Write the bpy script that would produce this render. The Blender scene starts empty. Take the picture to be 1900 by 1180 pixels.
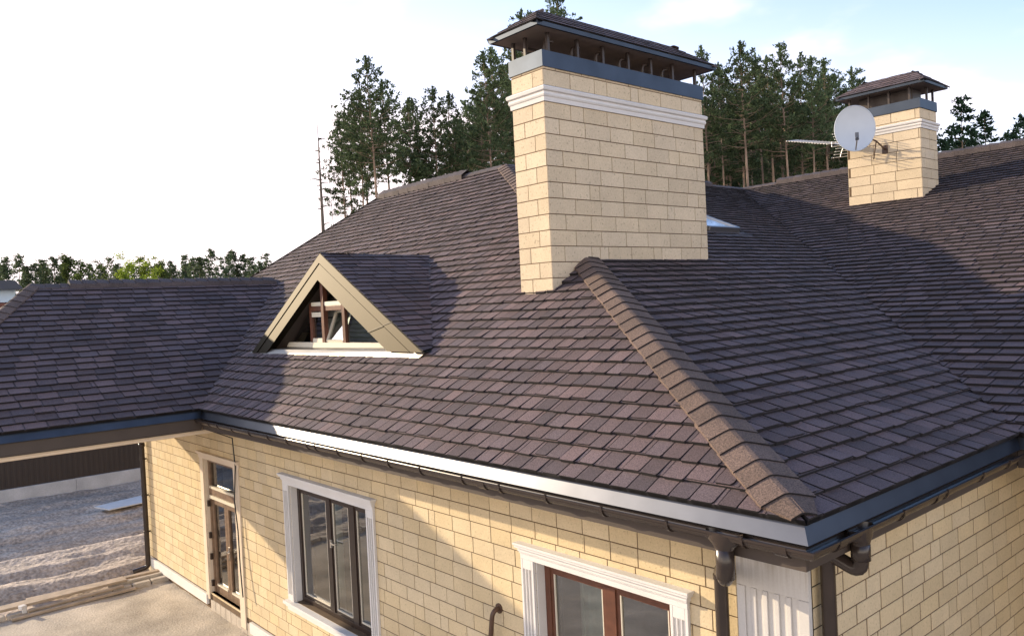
import bpy, math, random
from mathutils import Vector, Matrix, noise

sc = bpy.context.scene
V = Vector
# ------------------------------------------------------------------ camera
CAM = V((2.7298, -4.8253, 1.6754))
YAW, PITCH, ROLL, FPX = 0.85603805, -0.01834888, -0.0482224, 1493.07
F = V((-math.sin(YAW) * math.cos(PITCH), math.cos(YAW) * math.cos(PITCH), math.sin(PITCH)))
R0 = V((math.cos(YAW), math.sin(YAW), 0))
U0 = R0.cross(F)
R = R0 * math.cos(ROLL) + U0 * math.sin(ROLL)
U = -R0 * math.sin(ROLL) + U0 * math.cos(ROLL)
cd = bpy.data.cameras.new("camera")
cam = bpy.data.objects.new("camera", cd)
sc.collection.objects.link(cam)
M = Matrix((R, U, -F)).transposed().to_4x4()
M.translation = CAM
cam.matrix_world = M
cd.sensor_width = 36
cd.lens = 36 * FPX / 1900
cd.clip_start = .05
cd.clip_end = 5000
sc.camera = cam
# ------------------------------------------------------------------ light
SUN_TRAVEL = V((1, .37, -.308)).normalized()
sun_dir = -SUN_TRAVEL
elev = math.asin(sun_dir.z)
az = math.atan2(sun_dir.x, sun_dir.y)          # clockwise from +Y
w = bpy.data.worlds.new("World")
sc.world = w
w.use_nodes = True
nt = w.node_tree
for n in list(nt.nodes):
    nt.nodes.remove(n)
wo = nt.nodes.new("ShaderNodeOutputWorld")
bg = nt.nodes.new("ShaderNodeBackground")
sky = nt.nodes.new("ShaderNodeTexSky")
sky.sky_type = 'NISHITA'
sky.sun_disc = False
sky.sun_elevation = elev
sky.sun_rotation = az
sky.air_density = 1.0
sky.dust_density = 1.2
sky.ozone_density = 4.5
bg.inputs[1].default_value = .15
# haze and thin cloud: bright low in the sky, most of all on the sunward side, with patches
def nmath(op, a, b=None, c=None):
    n = nt.nodes.new("ShaderNodeMath"); n.operation = op
    for i, q in enumerate((a, b, c)):
        if q is None: continue
        if isinstance(q, (int, float)): n.inputs[i].default_value = q
        else: nt.links.new(q, n.inputs[i])
    return n.outputs[0]
def nrange(v, a, b, c, d, smooth=False):
    n = nt.nodes.new("ShaderNodeMapRange")
    if smooth: n.interpolation_type = 'SMOOTHSTEP'
    for i, q in enumerate((a, b, c, d)): n.inputs[i + 1].default_value = q
    nt.links.new(v, n.inputs[0]); return n.outputs[0]
tc = nt.nodes.new("ShaderNodeTexCoord")
sep = nt.nodes.new("ShaderNodeSeparateXYZ"); nt.links.new(tc.outputs['Generated'], sep.inputs[0])
dt = nt.nodes.new("ShaderNodeVectorMath"); dt.operation = 'DOT_PRODUCT'
hs = V((sun_dir.x, sun_dir.y, 0)).normalized(); dt.inputs[1].default_value = hs
nt.links.new(tc.outputs['Generated'], dt.inputs[0])
haze = nrange(sep.outputs['Z'], 0.0, .62, 1.0, 0.0, True)
side = nrange(dt.outputs['Value'], -.35, .75, .0, 1.0)
low = nrange(sep.outputs['Z'], -.05, .36, .52, 0.0, True)
mp = nt.nodes.new("ShaderNodeMapping"); mp.inputs['Scale'].default_value = (1.6, 1.6, 4.0)
cn = nt.nodes.new("ShaderNodeTexNoise"); cn.inputs['Scale'].default_value = 2.6; cn.inputs['Detail'].default_value = 5; cn.inputs['Roughness'].default_value = .5
nt.links.new(tc.outputs['Generated'], mp.inputs[0]); nt.links.new(mp.outputs[0], cn.inputs['Vector'])
cl = nrange(cn.outputs['Fac'], .47, .68, 0, 1.0, True)
cl = nmath('MULTIPLY', cl, nrange(sep.outputs['Z'], .15, .7, 1.0, .15))
fac = nmath('ADD', nmath('MULTIPLY', haze, side), low)
fac = nmath('ADD', fac, nmath('MULTIPLY', cl, .5))
fac = nmath('MINIMUM', fac, 1.0)
# added warm fill glow low in the unseen sky, brightening the shaded walls
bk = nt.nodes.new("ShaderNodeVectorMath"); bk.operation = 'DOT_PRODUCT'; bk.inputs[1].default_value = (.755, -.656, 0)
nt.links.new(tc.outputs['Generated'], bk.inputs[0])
sky_fill = nmath('MULTIPLY', nrange(bk.outputs['Value'], -.15, .45, 0, 1, True), nrange(sep.outputs['Z'], .02, .62, 1.0, 0.0, True))
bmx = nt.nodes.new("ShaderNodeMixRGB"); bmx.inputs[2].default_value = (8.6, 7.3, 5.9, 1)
nt.links.new(nmath('MULTIPLY', sky_fill, .9), bmx.inputs[0])
mx = nt.nodes.new("ShaderNodeMixRGB")
mx.inputs[2].default_value = (4.35, 3.8, 3.85, 1)
nt.links.new(fac, mx.inputs[0])
nt.links.new(sky.outputs[0], mx.inputs[1])
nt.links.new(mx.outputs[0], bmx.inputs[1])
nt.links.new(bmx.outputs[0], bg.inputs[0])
nt.links.new(bg.outputs[0], wo.inputs[0])
sd = bpy.data.lights.new("sun", 'SUN')
sd.energy = 2.9
sd.angle = math.radians(.55)
sd.color = (1, .81, .56)
so = bpy.data.objects.new("sun", sd)
sc.collection.objects.link(so)
so.rotation_euler = SUN_TRAVEL.to_track_quat('-Z', 'Y').to_euler()
so.location = (-30, -30, 20)
sc.view_settings.view_transform = 'Standard'
sc.view_settings.look = 'None'
sc.view_settings.gamma = 1
sc.view_settings.exposure = 1.45
sc.cycles.max_bounces = 8
sc.cycles.transparent_max_bounces = 24

# ------------------------------------------------------------------ helpers
class MB:
    """collects geometry; build() links it as ONE mesh object"""
    def __init__(s):
        s.v, s.f, s.m, s.sm = [], [], [], []
    def add(s, vs, fs, m=0, smooth=False):
        o = len(s.v)
        s.v += [tuple(x) for x in vs]
        for f in fs:
            s.f.append(tuple(i + o for i in f)); s.m.append(m); s.sm.append(smooth)
    def quad(s, a, b, c, d, m=0):
        s.add([a, b, c, d], [(0, 1, 2, 3)], m)
    def box(s, lo, hi, m=0):
        x0, y0, z0 = lo; x1, y1, z1 = hi
        s.add([(x0, y0, z0), (x1, y0, z0), (x1, y1, z0), (x0, y1, z0), (x0, y0, z1), (x1, y0, z1), (x1, y1, z1), (x0, y1, z1)],
              [(3, 2, 1, 0), (4, 5, 6, 7), (0, 1, 5, 4), (1, 2, 6, 5), (2, 3, 7, 6), (3, 0, 4, 7)], m)
    def obox(s, c, ax, m=0):
        """oriented box: centre and three half-axis vectors"""
        a, b, d = [V(q) for q in ax]; c = V(c)
        if a.cross(b).dot(d) < 0: d = -d
        P = [c - a - b - d, c + a - b - d, c + a + b - d, c - a + b - d, c - a - b + d, c + a - b + d, c + a + b + d, c - a + b + d]
        s.add(P, [(3, 2, 1, 0), (4, 5, 6, 7), (0, 1, 5, 4), (1, 2, 6, 5), (2, 3, 7, 6), (3, 0, 4, 7)], m)
    def beam(s, p, q, wd, h, up=(0, 0, 1), m=0):
        p, q = V(p), V(q); d = q - p; L = d.length; d.normalize()
        sd_ = d.cross(V(up)).normalized(); u = sd_.cross(d)
        s.obox((p + q) / 2, (d * L / 2, sd_ * wd / 2, u * h / 2), m)
    def prism(s, poly, ext, m=0):
        """planar 3D polygon extruded along vector ext"""
        poly = [V(p) for p in poly]; e = V(ext); n = len(poly)
        nrm = V((0, 0, 0))
        for i in range(n): nrm += poly[i].cross(poly[(i + 1) % n])
        if nrm.dot(e) > 0: poly = poly[::-1]
        vs = poly + [p + e for p in poly]
        s.add(vs, [tuple(range(n)), tuple(range(2 * n - 1, n - 1, -1))] + [(i, i + n, (i + 1) % n + n, (i + 1) % n) for i in range(n)], m)
    def tube(s, pts, r, seg=10, m=0, cap=True):
        pts = [V(p) for p in pts]; n = len(pts)
        rr = r if isinstance(r, (list, tuple)) else [r] * n
        rings = []; prev = None
        for i, p in enumerate(pts):
            t = (pts[min(i + 1, n - 1)] - pts[max(i - 1, 0)]).normalized()
            a = prev - t * prev.dot(t) if prev else (V((0, 0, 1)) if abs(t.z) < .9 else V((1, 0, 0))).cross(t)
            a.normalize(); prev = a; b = t.cross(a)
            rings.append([p + (a * math.cos(2 * math.pi * k / seg) + b * math.sin(2 * math.pi * k / seg)) * rr[i] for k in range(seg)])
        fs = []
        for i in range(n - 1):
            for k in range(seg):
                fs.append((i * seg + k, i * seg + (k + 1) % seg, (i + 1) * seg + (k + 1) % seg, (i + 1) * seg + k))
        s.add([q for r_ in rings for q in r_], fs, m, True)
        if cap:
            s.add(rings[0], [tuple(range(seg))[::-1]], m); s.add(rings[-1], [tuple(range(seg))], m)
    def sweep(s, prof, p, q, out, up=(0, 0, 1), m=0, closed=False, smooth=False, endA=None, endB=None):
        """profile [(o,z)] swept straight from p to q; o along 'out', z along 'up'"""
        p, q, out, up = V(p), V(q), V(out), V(up)
        d = (q - p).normalized()
        A_ = [p + out * a + up * b + d * (a * (endA or 0)) for a, b in prof]
        B_ = [q + out * a + up * b + d * (a * (endB or 0)) for a, b in prof]
        n = len(prof); fs = []
        flip = d.cross(out).dot(up) > 0
        for i in range(n if closed else n - 1):
            j = (i + 1) % n
            fs.append((i, j, j + n, i + n) if not flip else (i + n, j + n, j, i))
        s.add(A_ + B_, fs, m, smooth)
        if closed:
            c = [tuple(range(n)), tuple(range(2 * n - 1, n - 1, -1))]
            s.add(A_ + B_, c if not flip else [t[::-1] for t in c], m)
    def build(s, name, mats, parent=None, bevel=0):
        me = bpy.data.meshes.new(name)
        me.from_pydata(s.v, [], s.f)
        for mt in (mats if isinstance(mats, (list, tuple)) else [mats]): me.materials.append(mt)
        me.polygons.foreach_set('material_index', s.m)
        me.polygons.foreach_set('use_smooth', s.sm)
        me.update()
        o = bpy.data.objects.new(name, me)
        sc.collection.objects.link(o)
        if parent:
            o.parent = parent
            o.matrix_parent_inverse = Matrix.Translation(-parent_world(parent))
        if bevel:
            b = o.modifiers.new('bevel', 'BEVEL'); b.width = bevel; b.segments = 2; b.limit_method = 'ANGLE'; b.harden_normals = False
        return o
_pw = {}
def parent_world(o):
    return _pw.get(o.name, V((0, 0, 0)))
def empty(name, loc=(0, 0, 0)):
    o = bpy.data.objects.new(name, None)
    sc.collection.objects.link(o); o.location = loc; o.empty_display_size = .3
    _pw[o.name] = V(loc)
    return o
def tag(o, label=None, cat=None, group=None, kind=None):
    if label: o['label'] = label
    if cat: o['category'] = cat
    if group: o['group'] = group
    if kind: o['kind'] = kind
    return o

# ------------------------------------------------------------------ materials
def mat(name, col, rough=.6, metal=0, spec=.5, noise_amt=0, noise_scale=8, island=0, fine=0, fine_scale=120, bump=0, col2=None, pores=0, pore_scale=60, bump_scale=None, stain=None):
    m = bpy.data.materials.new(name); m.use_nodes = True
    t = m.node_tree; N = t.nodes; L = t.links
    b = N['Principled BSDF']
    b.inputs['Roughness'].default_value = rough
    b.inputs['Metallic'].default_value = metal
    b.inputs['Specular IOR Level'].default_value = spec
    tc = N.new('ShaderNodeTexCoord'); vec = tc.outputs['Object']
    rgb = N.new('ShaderNodeRGB'); rgb.outputs[0].default_value = (*col, 1)
    cur = rgb.outputs[0]
    def mul(cur, fac, lo, hi):
        mr = N.new('ShaderNodeMapRange'); mr.inputs[3].default_value = lo; mr.inputs[4].default_value = hi
        L.new(fac, mr.inputs[0])
        x = N.new('ShaderNodeMixRGB'); x.blend_type = 'MULTIPLY'; x.inputs[0].default_value = 1
        L.new(cur, x.inputs[1]); L.new(mr.outputs[0], x.inputs[2])
        return x.outputs[0]
    if island:
        g = N.new('ShaderNodeNewGeometry')
        if col2:
            x = N.new('ShaderNodeMixRGB'); x.inputs[2].default_value = (*col2, 1)
            L.new(g.outputs['Random Per Island'], x.inputs[0]); L.new(cur, x.inputs[1]); cur = x.outputs[0]
            wn = N.new('ShaderNodeTexWhiteNoise'); wn.noise_dimensions = '1D'
            L.new(g.outputs['Random Per Island'], wn.inputs['W']); fac = wn.outputs['Value']
        else:
            fac = g.outputs['Random Per Island']
        cur = mul(cur, fac, 1 - island, 1 + island)
    def ns(scale, detail=4):
        n = N.new('ShaderNodeTexNoise'); n.inputs['Scale'].default_value = scale; n.inputs['Detail'].default_value = detail
        L.new(vec, n.inputs['Vector']); return n.outputs['Fac']
    if noise_amt: 
        f = ns(noise_scale); 
        mr = N.new('ShaderNodeMapRange'); mr.inputs[1].default_value = .3; mr.inputs[2].default_value = .7; L.new(f, mr.inputs[0])
        cur = mul(cur, mr.outputs[0], 1 - noise_amt, 1 + noise_amt)
    if fine:
        f = ns(fine_scale, 2)
        mr = N.new('ShaderNodeMapRange'); mr.inputs[1].default_value = .3; mr.inputs[2].default_value = .7; L.new(f, mr.inputs[0])
        cur = mul(cur, mr.outputs[0], 1 - fine, 1 + fine)
    if pores:
        f = ns(pore_scale, 3)
        mr = N.new('ShaderNodeMapRange'); mr.inputs[1].default_value = .62; mr.inputs[2].default_value = .70; L.new(f, mr.inputs[0])
        cur = mul(cur, mr.outputs[0], 1, 1 - pores)
    if stain:
        # vertical dirt runs washed down from the top edge (z0 = top, z1 = where they fade)
        z0, z1, amt = stain
        mp = N.new('ShaderNodeMapping'); mp.inputs['Scale'].default_value = (26, 26, 1.1); L.new(vec, mp.inputs[0])
        n = N.new('ShaderNodeTexNoise'); n.inputs['Scale'].default_value = 1.6; n.inputs['Detail'].default_value = 3
        L.new(mp.outputs[0], n.inputs['Vector'])
        sx = N.new('ShaderNodeSeparateXYZ'); L.new(vec, sx.inputs[0])
        mr = N.new('ShaderNodeMapRange'); mr.inputs[1].default_value = z1; mr.inputs[2].default_value = z0; L.new(sx.outputs['Z'], mr.inputs[0])
        m2 = N.new('ShaderNodeMapRange'); m2.inputs[1].default_value = .42; m2.inputs[2].default_value = .66; L.new(n.outputs['Fac'], m2.inputs[0])
        mm = N.new('ShaderNodeMath'); mm.operation = 'MULTIPLY'; L.new(mr.outputs[0], mm.inputs[0]); L.new(m2.outputs[0], mm.inputs[1])
        x = N.new('ShaderNodeMixRGB'); x.inputs[2].default_value = (.22, .16, .10, 1)
        ma = N.new('ShaderNodeMath'); ma.operation = 'MULTIPLY'; ma.inputs[1].default_value = amt; L.new(mm.outputs[0], ma.inputs[0])
        L.new(ma.outputs[0], x.inputs[0]); L.new(cur, x.inputs[1]); cur = x.outputs[0]
    L.new(cur, b.inputs['Base Color'])
    if bump:
        f = ns(bump_scale or fine_scale, 3)
        bp = N.new('ShaderNodeBump'); bp.inputs['Strength'].default_value = 1; bp.inputs['Distance'].default_value = bump
        L.new(f, bp.inputs['Height']); L.new(bp.outputs[0], b.inputs['Normal'])
    return m

M_SHINGLE = mat('shingle_granules', (.118, .078, .074), rough=.85, spec=.35, island=.27, col2=(.086, .064, .067), noise_amt=.16, noise_scale=1.1, fine=.42, fine_scale=95, bump=.004, bump_scale=140)
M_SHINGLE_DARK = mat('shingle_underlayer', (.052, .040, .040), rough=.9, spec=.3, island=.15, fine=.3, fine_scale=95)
M_EDGE = mat('shadowed_asphalt_edge', (.010, .008, .009), rough=.9)  # cut asphalt edges, made near-black to draw shadow lines under the courses
M_CAP = mat('ridge_cap_granules', (.122, .083, .066), rough=.85, spec=.35, island=.15, col2=(.108, .072, .054), noise_amt=.14, noise_scale=2.5, fine=.5, fine_scale=80, bump=.004, bump_scale=140)
M_BLOCK = mat('sandstone_block', (.555, .438, .262), rough=.85, spec=.25, island=.07, col2=(.57, .465, .305), noise_amt=.06, noise_scale=3, fine=.06, fine_scale=50, pores=.28, pore_scale=42, bump=.003, bump_scale=60)
M_JOINT = mat('block_joint', (.105, .064, .032), rough=.9, noise_amt=.2, noise_scale=5)
M_CBLOCK = mat('chimney_block', (.56, .455, .31), rough=.85, spec=.25, island=.07, col2=(.575, .475, .34), noise_amt=.06, noise_scale=3, fine=.07, fine_scale=45, pores=.34, pore_scale=30, bump=.004, bump_scale=50)
M_WHITE = mat('white_stucco', (.62, .60, .575), rough=.8, spec=.25, noise_amt=.04, noise_scale=3, fine=.03, fine_scale=60, bump=.0015, bump_scale=90)
M_PIL = mat('stained_stucco', (.52, .50, .475), rough=.8, spec=.25, noise_amt=.05, noise_scale=3, fine=.03, fine_scale=60, stain=(-.12, -.62, .9))
M_CROWN = mat('sky_tinted_crown_metal', (.055, .068, .090), rough=.5, metal=1, noise_amt=.14, noise_scale=2.5)  # brown metal with the blue of the reflected sky put into its colour
M_METAL = mat('sky_tinted_sheet_metal', (.112, .116, .130), rough=.38, metal=1, noise_amt=.10, noise_scale=2.5)  # lighter copy of that metal, bluish sky reflection tinted into the base colour
M_METAL_TRIM = mat('brown_trim_metal', (.030, .025, .016), rough=.62, metal=1, noise_amt=.06, noise_scale=2)
M_GUTTER = mat('brown_gutter', (.034, .024, .019), rough=.27, spec=.5, noise_amt=.12, noise_scale=5)
M_SOFFIT = mat('brown_soffit', (.050, .036, .028), rough=.6, noise_amt=.1, noise_scale=4)
M_CREAM = mat('cream_paint', (.62, .52, .40), rough=.6, noise_amt=.05, noise_scale=4)
M_FRAME = mat('dark_brown_frame', (.030, .018, .013), rough=.35, noise_amt=.15, noise_scale=6)
M_REDWOOD = mat('red_brown_frame', (.105, .038, .020), rough=.4, noise_amt=.22, noise_scale=9)
M_WOODDOOR = mat('brown_door_wood', (.16, .10, .06), rough=.45, noise_amt=.25, noise_scale=9)
M_BEAD = mat('pale_glazing_bead', (.60, .55, .44), rough=.5)
M_STEEL = mat('galvanised_steel', (.34, .335, .33), rough=.42, metal=1)
M_APRON = mat('apron_sheet', (.20, .185, .165), rough=.5, metal=1, noise_amt=.08, noise_scale=3)
M_CHROME = mat('polished_handle', (.75, .73, .70), rough=.15, metal=1)
M_PIPE = mat('rusty_brown_pipe', (.07, .035, .02), rough=.5, noise_amt=.3, noise_scale=20)
M_POST = mat('brown_square_tube', (.034, .022, .017), rough=.5, noise_amt=.15, noise_scale=10)
M_CEIL = mat('pale_soffit_board', (.50, .43, .33), rough=.8, noise_amt=.1, noise_scale=4)
M_CAPSOF = mat('cap_soffit_board', (.20, .16, .13), rough=.8, noise_amt=.15, noise_scale=5)
M_RIDGE = mat('ridge_granules', (.078, .062, .060), rough=.85, spec=.35, island=.15, noise_amt=.14, noise_scale=2.5, fine=.5, fine_scale=80)
M_DISH = mat('white_enamel', (.50, .545, .59), rough=.4, noise_amt=.03, noise_scale=3)
M_PLASTIC = mat('grey_plastic', (.10, .11, .13), rough=.4)
M_ALU = mat('aluminium_rod', (.74, .74, .72), rough=.35, metal=.7)
M_ROOM = mat('room_plaster', (.32, .30, .27), rough=.9, noise_amt=.1, noise_scale=2)
M_FENCE = mat('brown_profiled_sheet', (.025, .016, .012), rough=.6, noise_amt=.12, noise_scale=2)
M_CONC = mat('grey_concrete', (.42, .42, .42), rough=.9, noise_amt=.14, noise_scale=2.2, fine=.1, fine_scale=40)
M_KERB = mat('kerb_concrete', (.40, .35, .29), rough=.9, noise_amt=.15, noise_scale=6, fine=.15, fine_scale=60)
M_PLANK = mat('weathered_plank', (.36, .28, .20), rough=.8, noise_amt=.2, noise_scale=5)
M_SHEET = mat('pale_board', (.55, .54, .52), rough=.8, noise_amt=.06, noise_scale=4)
M_CABLE = mat('black_cable', (.012, .012, .012), rough=.5)
M_TRUNK = mat('pine_bark', (.23, .165, .12), rough=.9, noise_amt=.4, noise_scale=1.2)
M_DEAD = mat('grey_dead_wood', (.10, .085, .07), rough=.9, noise_amt=.3, noise_scale=2)
M_BIRCH = mat('pale_bark', (.40, .36, .30), rough=.9, noise_amt=.35, noise_scale=2)
def leafmat(name, col, trans):
    m = bpy.data.materials.new(name); m.use_nodes = True
    t = m.node_tree; N = t.nodes; L = t.links
    for n in list(N): N.remove(n)
    o = N.new('ShaderNodeOutputMaterial'); d = N.new('ShaderNodeBsdfDiffuse'); tr = N.new('ShaderNodeBsdfTranslucent'); mx = N.new('ShaderNodeMixShader')
    g = N.new('ShaderNodeNewGeometry'); oi = N.new('ShaderNodeObjectInfo')
    c = N.new('ShaderNodeRGB'); c.outputs[0].default_value = (*col, 1)
    mr = N.new('ShaderNodeMapRange'); mr.inputs[3].default_value = .55; mr.inputs[4].default_value = 1.5; L.new(g.outputs['Random Per Island'], mr.inputs[0])
    m2 = N.new('ShaderNodeMapRange'); m2.inputs[3].default_value = .75; m2.inputs[4].default_value = 1.25; L.new(oi.outputs['Random'], m2.inputs[0])
    x = N.new('ShaderNodeMixRGB'); x.blend_type = 'MULTIPLY'; x.inputs[0].default_value = 1; L.new(c.outputs[0], x.inputs[1]); L.new(mr.outputs[0], x.inputs[2])
    y = N.new('ShaderNodeMixRGB'); y.blend_type = 'MULTIPLY'; y.inputs[0].default_value = 1; L.new(x.outputs[0], y.inputs[1]); L.new(m2.outputs[0], y.inputs[2])
    L.new(y.outputs[0], d.inputs[0]); L.new(y.outputs[0], tr.inputs[0])
    mx.inputs[0].default_value = trans
    L.new(d.outputs[0], mx.inputs[1]); L.new(tr.outputs[0], mx.inputs[2]); L.new(mx.outputs[0], o.inputs[0])
    return m
M_NEEDLE = leafmat('pine_needles', (.078, .108, .056), .25)
M_NEEDLE2 = leafmat('young_pine_needles', (.05, .075, .040), .2)
M_SPRUCE = leafmat('spruce_needles', (.034, .062, .036), .2)
M_FAR = leafmat('dark_conifer_needles', (.085, .112, .060), .4)
M_BROAD = leafmat('green_leaves', (.085, .115, .035), .4)
M_BRIGHT = leafmat('yellow_green_leaves', (.20, .26, .04), .5)
def glass(name, tint=(.62, .74, .71), gloss_rough=.015):
    m = bpy.data.materials.new(name); m.use_nodes = True
    t = m.node_tree; N = t.nodes; L = t.links
    for n in list(N): N.remove(n)
    o = N.new('ShaderNodeOutputMaterial'); tr = N.new('ShaderNodeBsdfTransparent'); gl = N.new('ShaderNodeBsdfGlossy'); mx = N.new('ShaderNodeMixShader')
    tr.inputs[0].default_value = (*tint, 1); gl.inputs['Roughness'].default_value = gloss_rough
    fr = N.new('ShaderNodeFresnel'); fr.inputs[0].default_value = 1.7
    mr = N.new('ShaderNodeMapRange'); mr.inputs[3].default_value = .24; mr.inputs[4].default_value = 1.0; L.new(fr.outputs[0], mr.inputs[0])
    tc_ = N.new('ShaderNodeTexCoord'); nz = N.new('ShaderNodeTexNoise'); nz.inputs['Scale'].default_value = 1.3; L.new(tc_.outputs['Object'], nz.inputs['Vector'])
    bp = N.new('ShaderNodeBump'); bp.inputs['Distance'].default_value = .004; L.new(nz.outputs['Fac'], bp.inputs['Height']); L.new(bp.outputs[0], gl.inputs['Normal'])
    L.new(mr.outputs[0], mx.inputs[0]); L.new(tr.outputs[0], mx.inputs[1]); L.new(gl.outputs[0], mx.inputs[2]); L.new(mx.outputs[0], o.inputs[0])
    return m
M_GLASS = glass('window_glass')
# ------------------------------------------------------------------ measures (metres; z = 0 is the drip edge, the ground lies at G)
G = -3.85
Z0 = .135
DX, DF, H = 10.859, 7.0, 4.7206
PF, PR = (H - Z0) / DF, (H - Z0) / DX
LR, LV = 4.069, 16.281
PW = (H - Z0) / (LV - LR)
LP, WP, VP, YP = 10.92, 4.26, 3.509, 1.61
PP = PF * VP / WP
YW, XW = .58, -.31                  # planes of the front wall and of the right wall

# ------------------------------------------------------------------ ground
def fbm(x, y, o=4):
    s, a, f = 0, .5, 1
    for _ in range(o):
        s += a * noise.noise(V((x * f, y * f, 3.7))); a *= .5; f *= 2.03
    return s
def ground_h(x, y):
    if x > 60 or x < -90 or abs(y) > 90: return G
    h = G + .10 * fbm(x * .35, y * .35)
    # furrows and wheel tracks running along the house side
    k = max(0, min(1, (-15.6 - x) / 1.2)) * max(0, min(1, (30 + x) / 4))
    wob = x + .35 * noise.noise(V((x * .2, y * .12, 1)))
    h += k * (.055 * math.sin(wob * 5.1) * (.6 + .8 * noise.noise(V((x * .9, y * .35, 9)))) + .11 * fbm(x * 2.6, y * .6, 5) + .07 * fbm(x * 6, y * 2.5, 2))
    for tx, wd, dp in ((-16.25, .32, .17), (-18.0, .40, .20), (-19.8, .2, .10), (-20.6, .2, .08), (-21.6, .25, .12), (-22.5, .2, .08), (-23.6, .3, .10), (-24.6, .2, .07)):
        d = (wob - tx) / wd
        h -= k * dp * math.exp(-d * d) ; h += k * dp * .18 * (math.exp(-((d - 1.6) ** 2)) + math.exp(-((d + 1.6) ** 2)))
    if y < -4.2:
        kk = min(1, (-4.2 - y) / 1.0) * max(0, min(1, (16 + y) / 3))
        h += kk * (.10 * math.sin(y * 4.6 + 1.2 * noise.noise(V((x * .3, y * .3, 4)))) * (.5 + noise.noise(V((x * .5, y * .6, 7)))) + .16 * fbm(x * .8, y * 1.9, 5))
    if x > -15.6: h += .03 * fbm(x * 1.5, y * 1.5, 4)
    return h
def axis(pts):
    out = []
    for a, b, st in pts:
        n = max(1, int(round((b - a) / st)))
        out += [a + (b - a) * i / n for i in range(n)]
    return out + [pts[-1][1]]
gx = axis([(-2500, -200, 460), (-200, -60, 20), (-60, -30, 2), (-30, -15, .1), (-15, 5, .2), (5, 12, .7), (12, 40, 4), (40, 200, 20), (200, 2500, 460)])
gy = axis([(-2500, -200, 460), (-200, -40, 20), (-40, -16, .8), (-16, -4, .16), (-4, 5, .1), (5, 12, .5), (12, 60, 4), (60, 200, 20), (200, 2500, 460)])
g = MB()
vs = [(x, y, ground_h(x, y)) for y in gy for x in gx]
nx = len(gx)
g.add(vs, [(j * nx + i, j * nx + i + 1, (j + 1) * nx + i + 1, (j + 1) * nx + i) for j in range(len(gy) - 1) for i in range(nx - 1)], 0, True)
M_SOIL = mat('ploughed_soil', (.40, .335, .275), rough=.95, spec=.15, noise_amt=.25, noise_scale=.9, fine=.34, fine_scale=13, bump=.05, bump_scale=7)
M_SAND = mat('trodden_sand', (.44, .39, .325), rough=.95, spec=.15, noise_amt=.25, noise_scale=1.3, fine=.12, fine_scale=30, bump=.012, bump_scale=25)
tag(g.build('ground', M_SOIL), kind='structure')
t = MB()
tx = axis([(-15.0, 3.5, .15)]); ty = axis([(-4.8, .62, .12)])
n2 = len(tx)
def yard_h(x, y):
    e = min(x + 15.0, .5) / .5
    return G + .05 + .035 * fbm(x * .8 + 5, y * .8, 5) + .012 * math.sin((x * .5 + y) * 7) * noise.noise(V((x, y, 2))) + (.03 if y > .2 else 0) * noise.noise(V((x * 3, y * 3, 5)))
t.add([(x, y, yard_h(x, y)) for y in ty for x in tx], [(j * n2 + i, j * n2 + i + 1, (j + 1) * n2 + i + 1, (j + 1) * n2 + i) for j in range(len(ty) - 1) for i in range(n2 - 1)], 0, True)
tag(t.build('sand_yard', M_SAND), kind='structure')

# ------------------------------------------------------------------ shingles
def clip(poly, conv):
    """Sutherland-Hodgman: poly against a convex counter-clockwise polygon"""
    out = poly
    for i in range(len(conv)):
        a, b = conv[i], conv[(i + 1) % len(conv)]
        ex, ey = b[0] - a[0], b[1] - a[1]
        inp, out = out, []
        if not inp: return []
        for j in range(len(inp)):
            p, q = inp[j - 1], inp[j]
            dp = ex * (p[1] - a[1]) - ey * (p[0] - a[0]); dq = ex * (q[1] - a[1]) - ey * (q[0] - a[0])
            if (dp >= 0) != (dq >= 0):
                tt = dp / (dp - dq); out.append((p[0] + tt * (q[0] - p[0]), p[1] + tt * (q[1] - p[1])))
            if dq >= 0: out.append(q)
    return out
def inside(p, conv):
    for i in range(len(conv)):
        a, b = conv[i], conv[(i + 1) % len(conv)]
        if (b[0] - a[0]) * (p[1] - a[1]) - (b[1] - a[1]) * (p[0] - a[0]) < 0: return False
    return True
def area(p): return sum(p[i - 1][0] * p[i][1] - p[i][0] * p[i - 1][1] for i in range(len(p))) / 2
def ccw(p): return p if area(p) > 0 else p[::-1]
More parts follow.
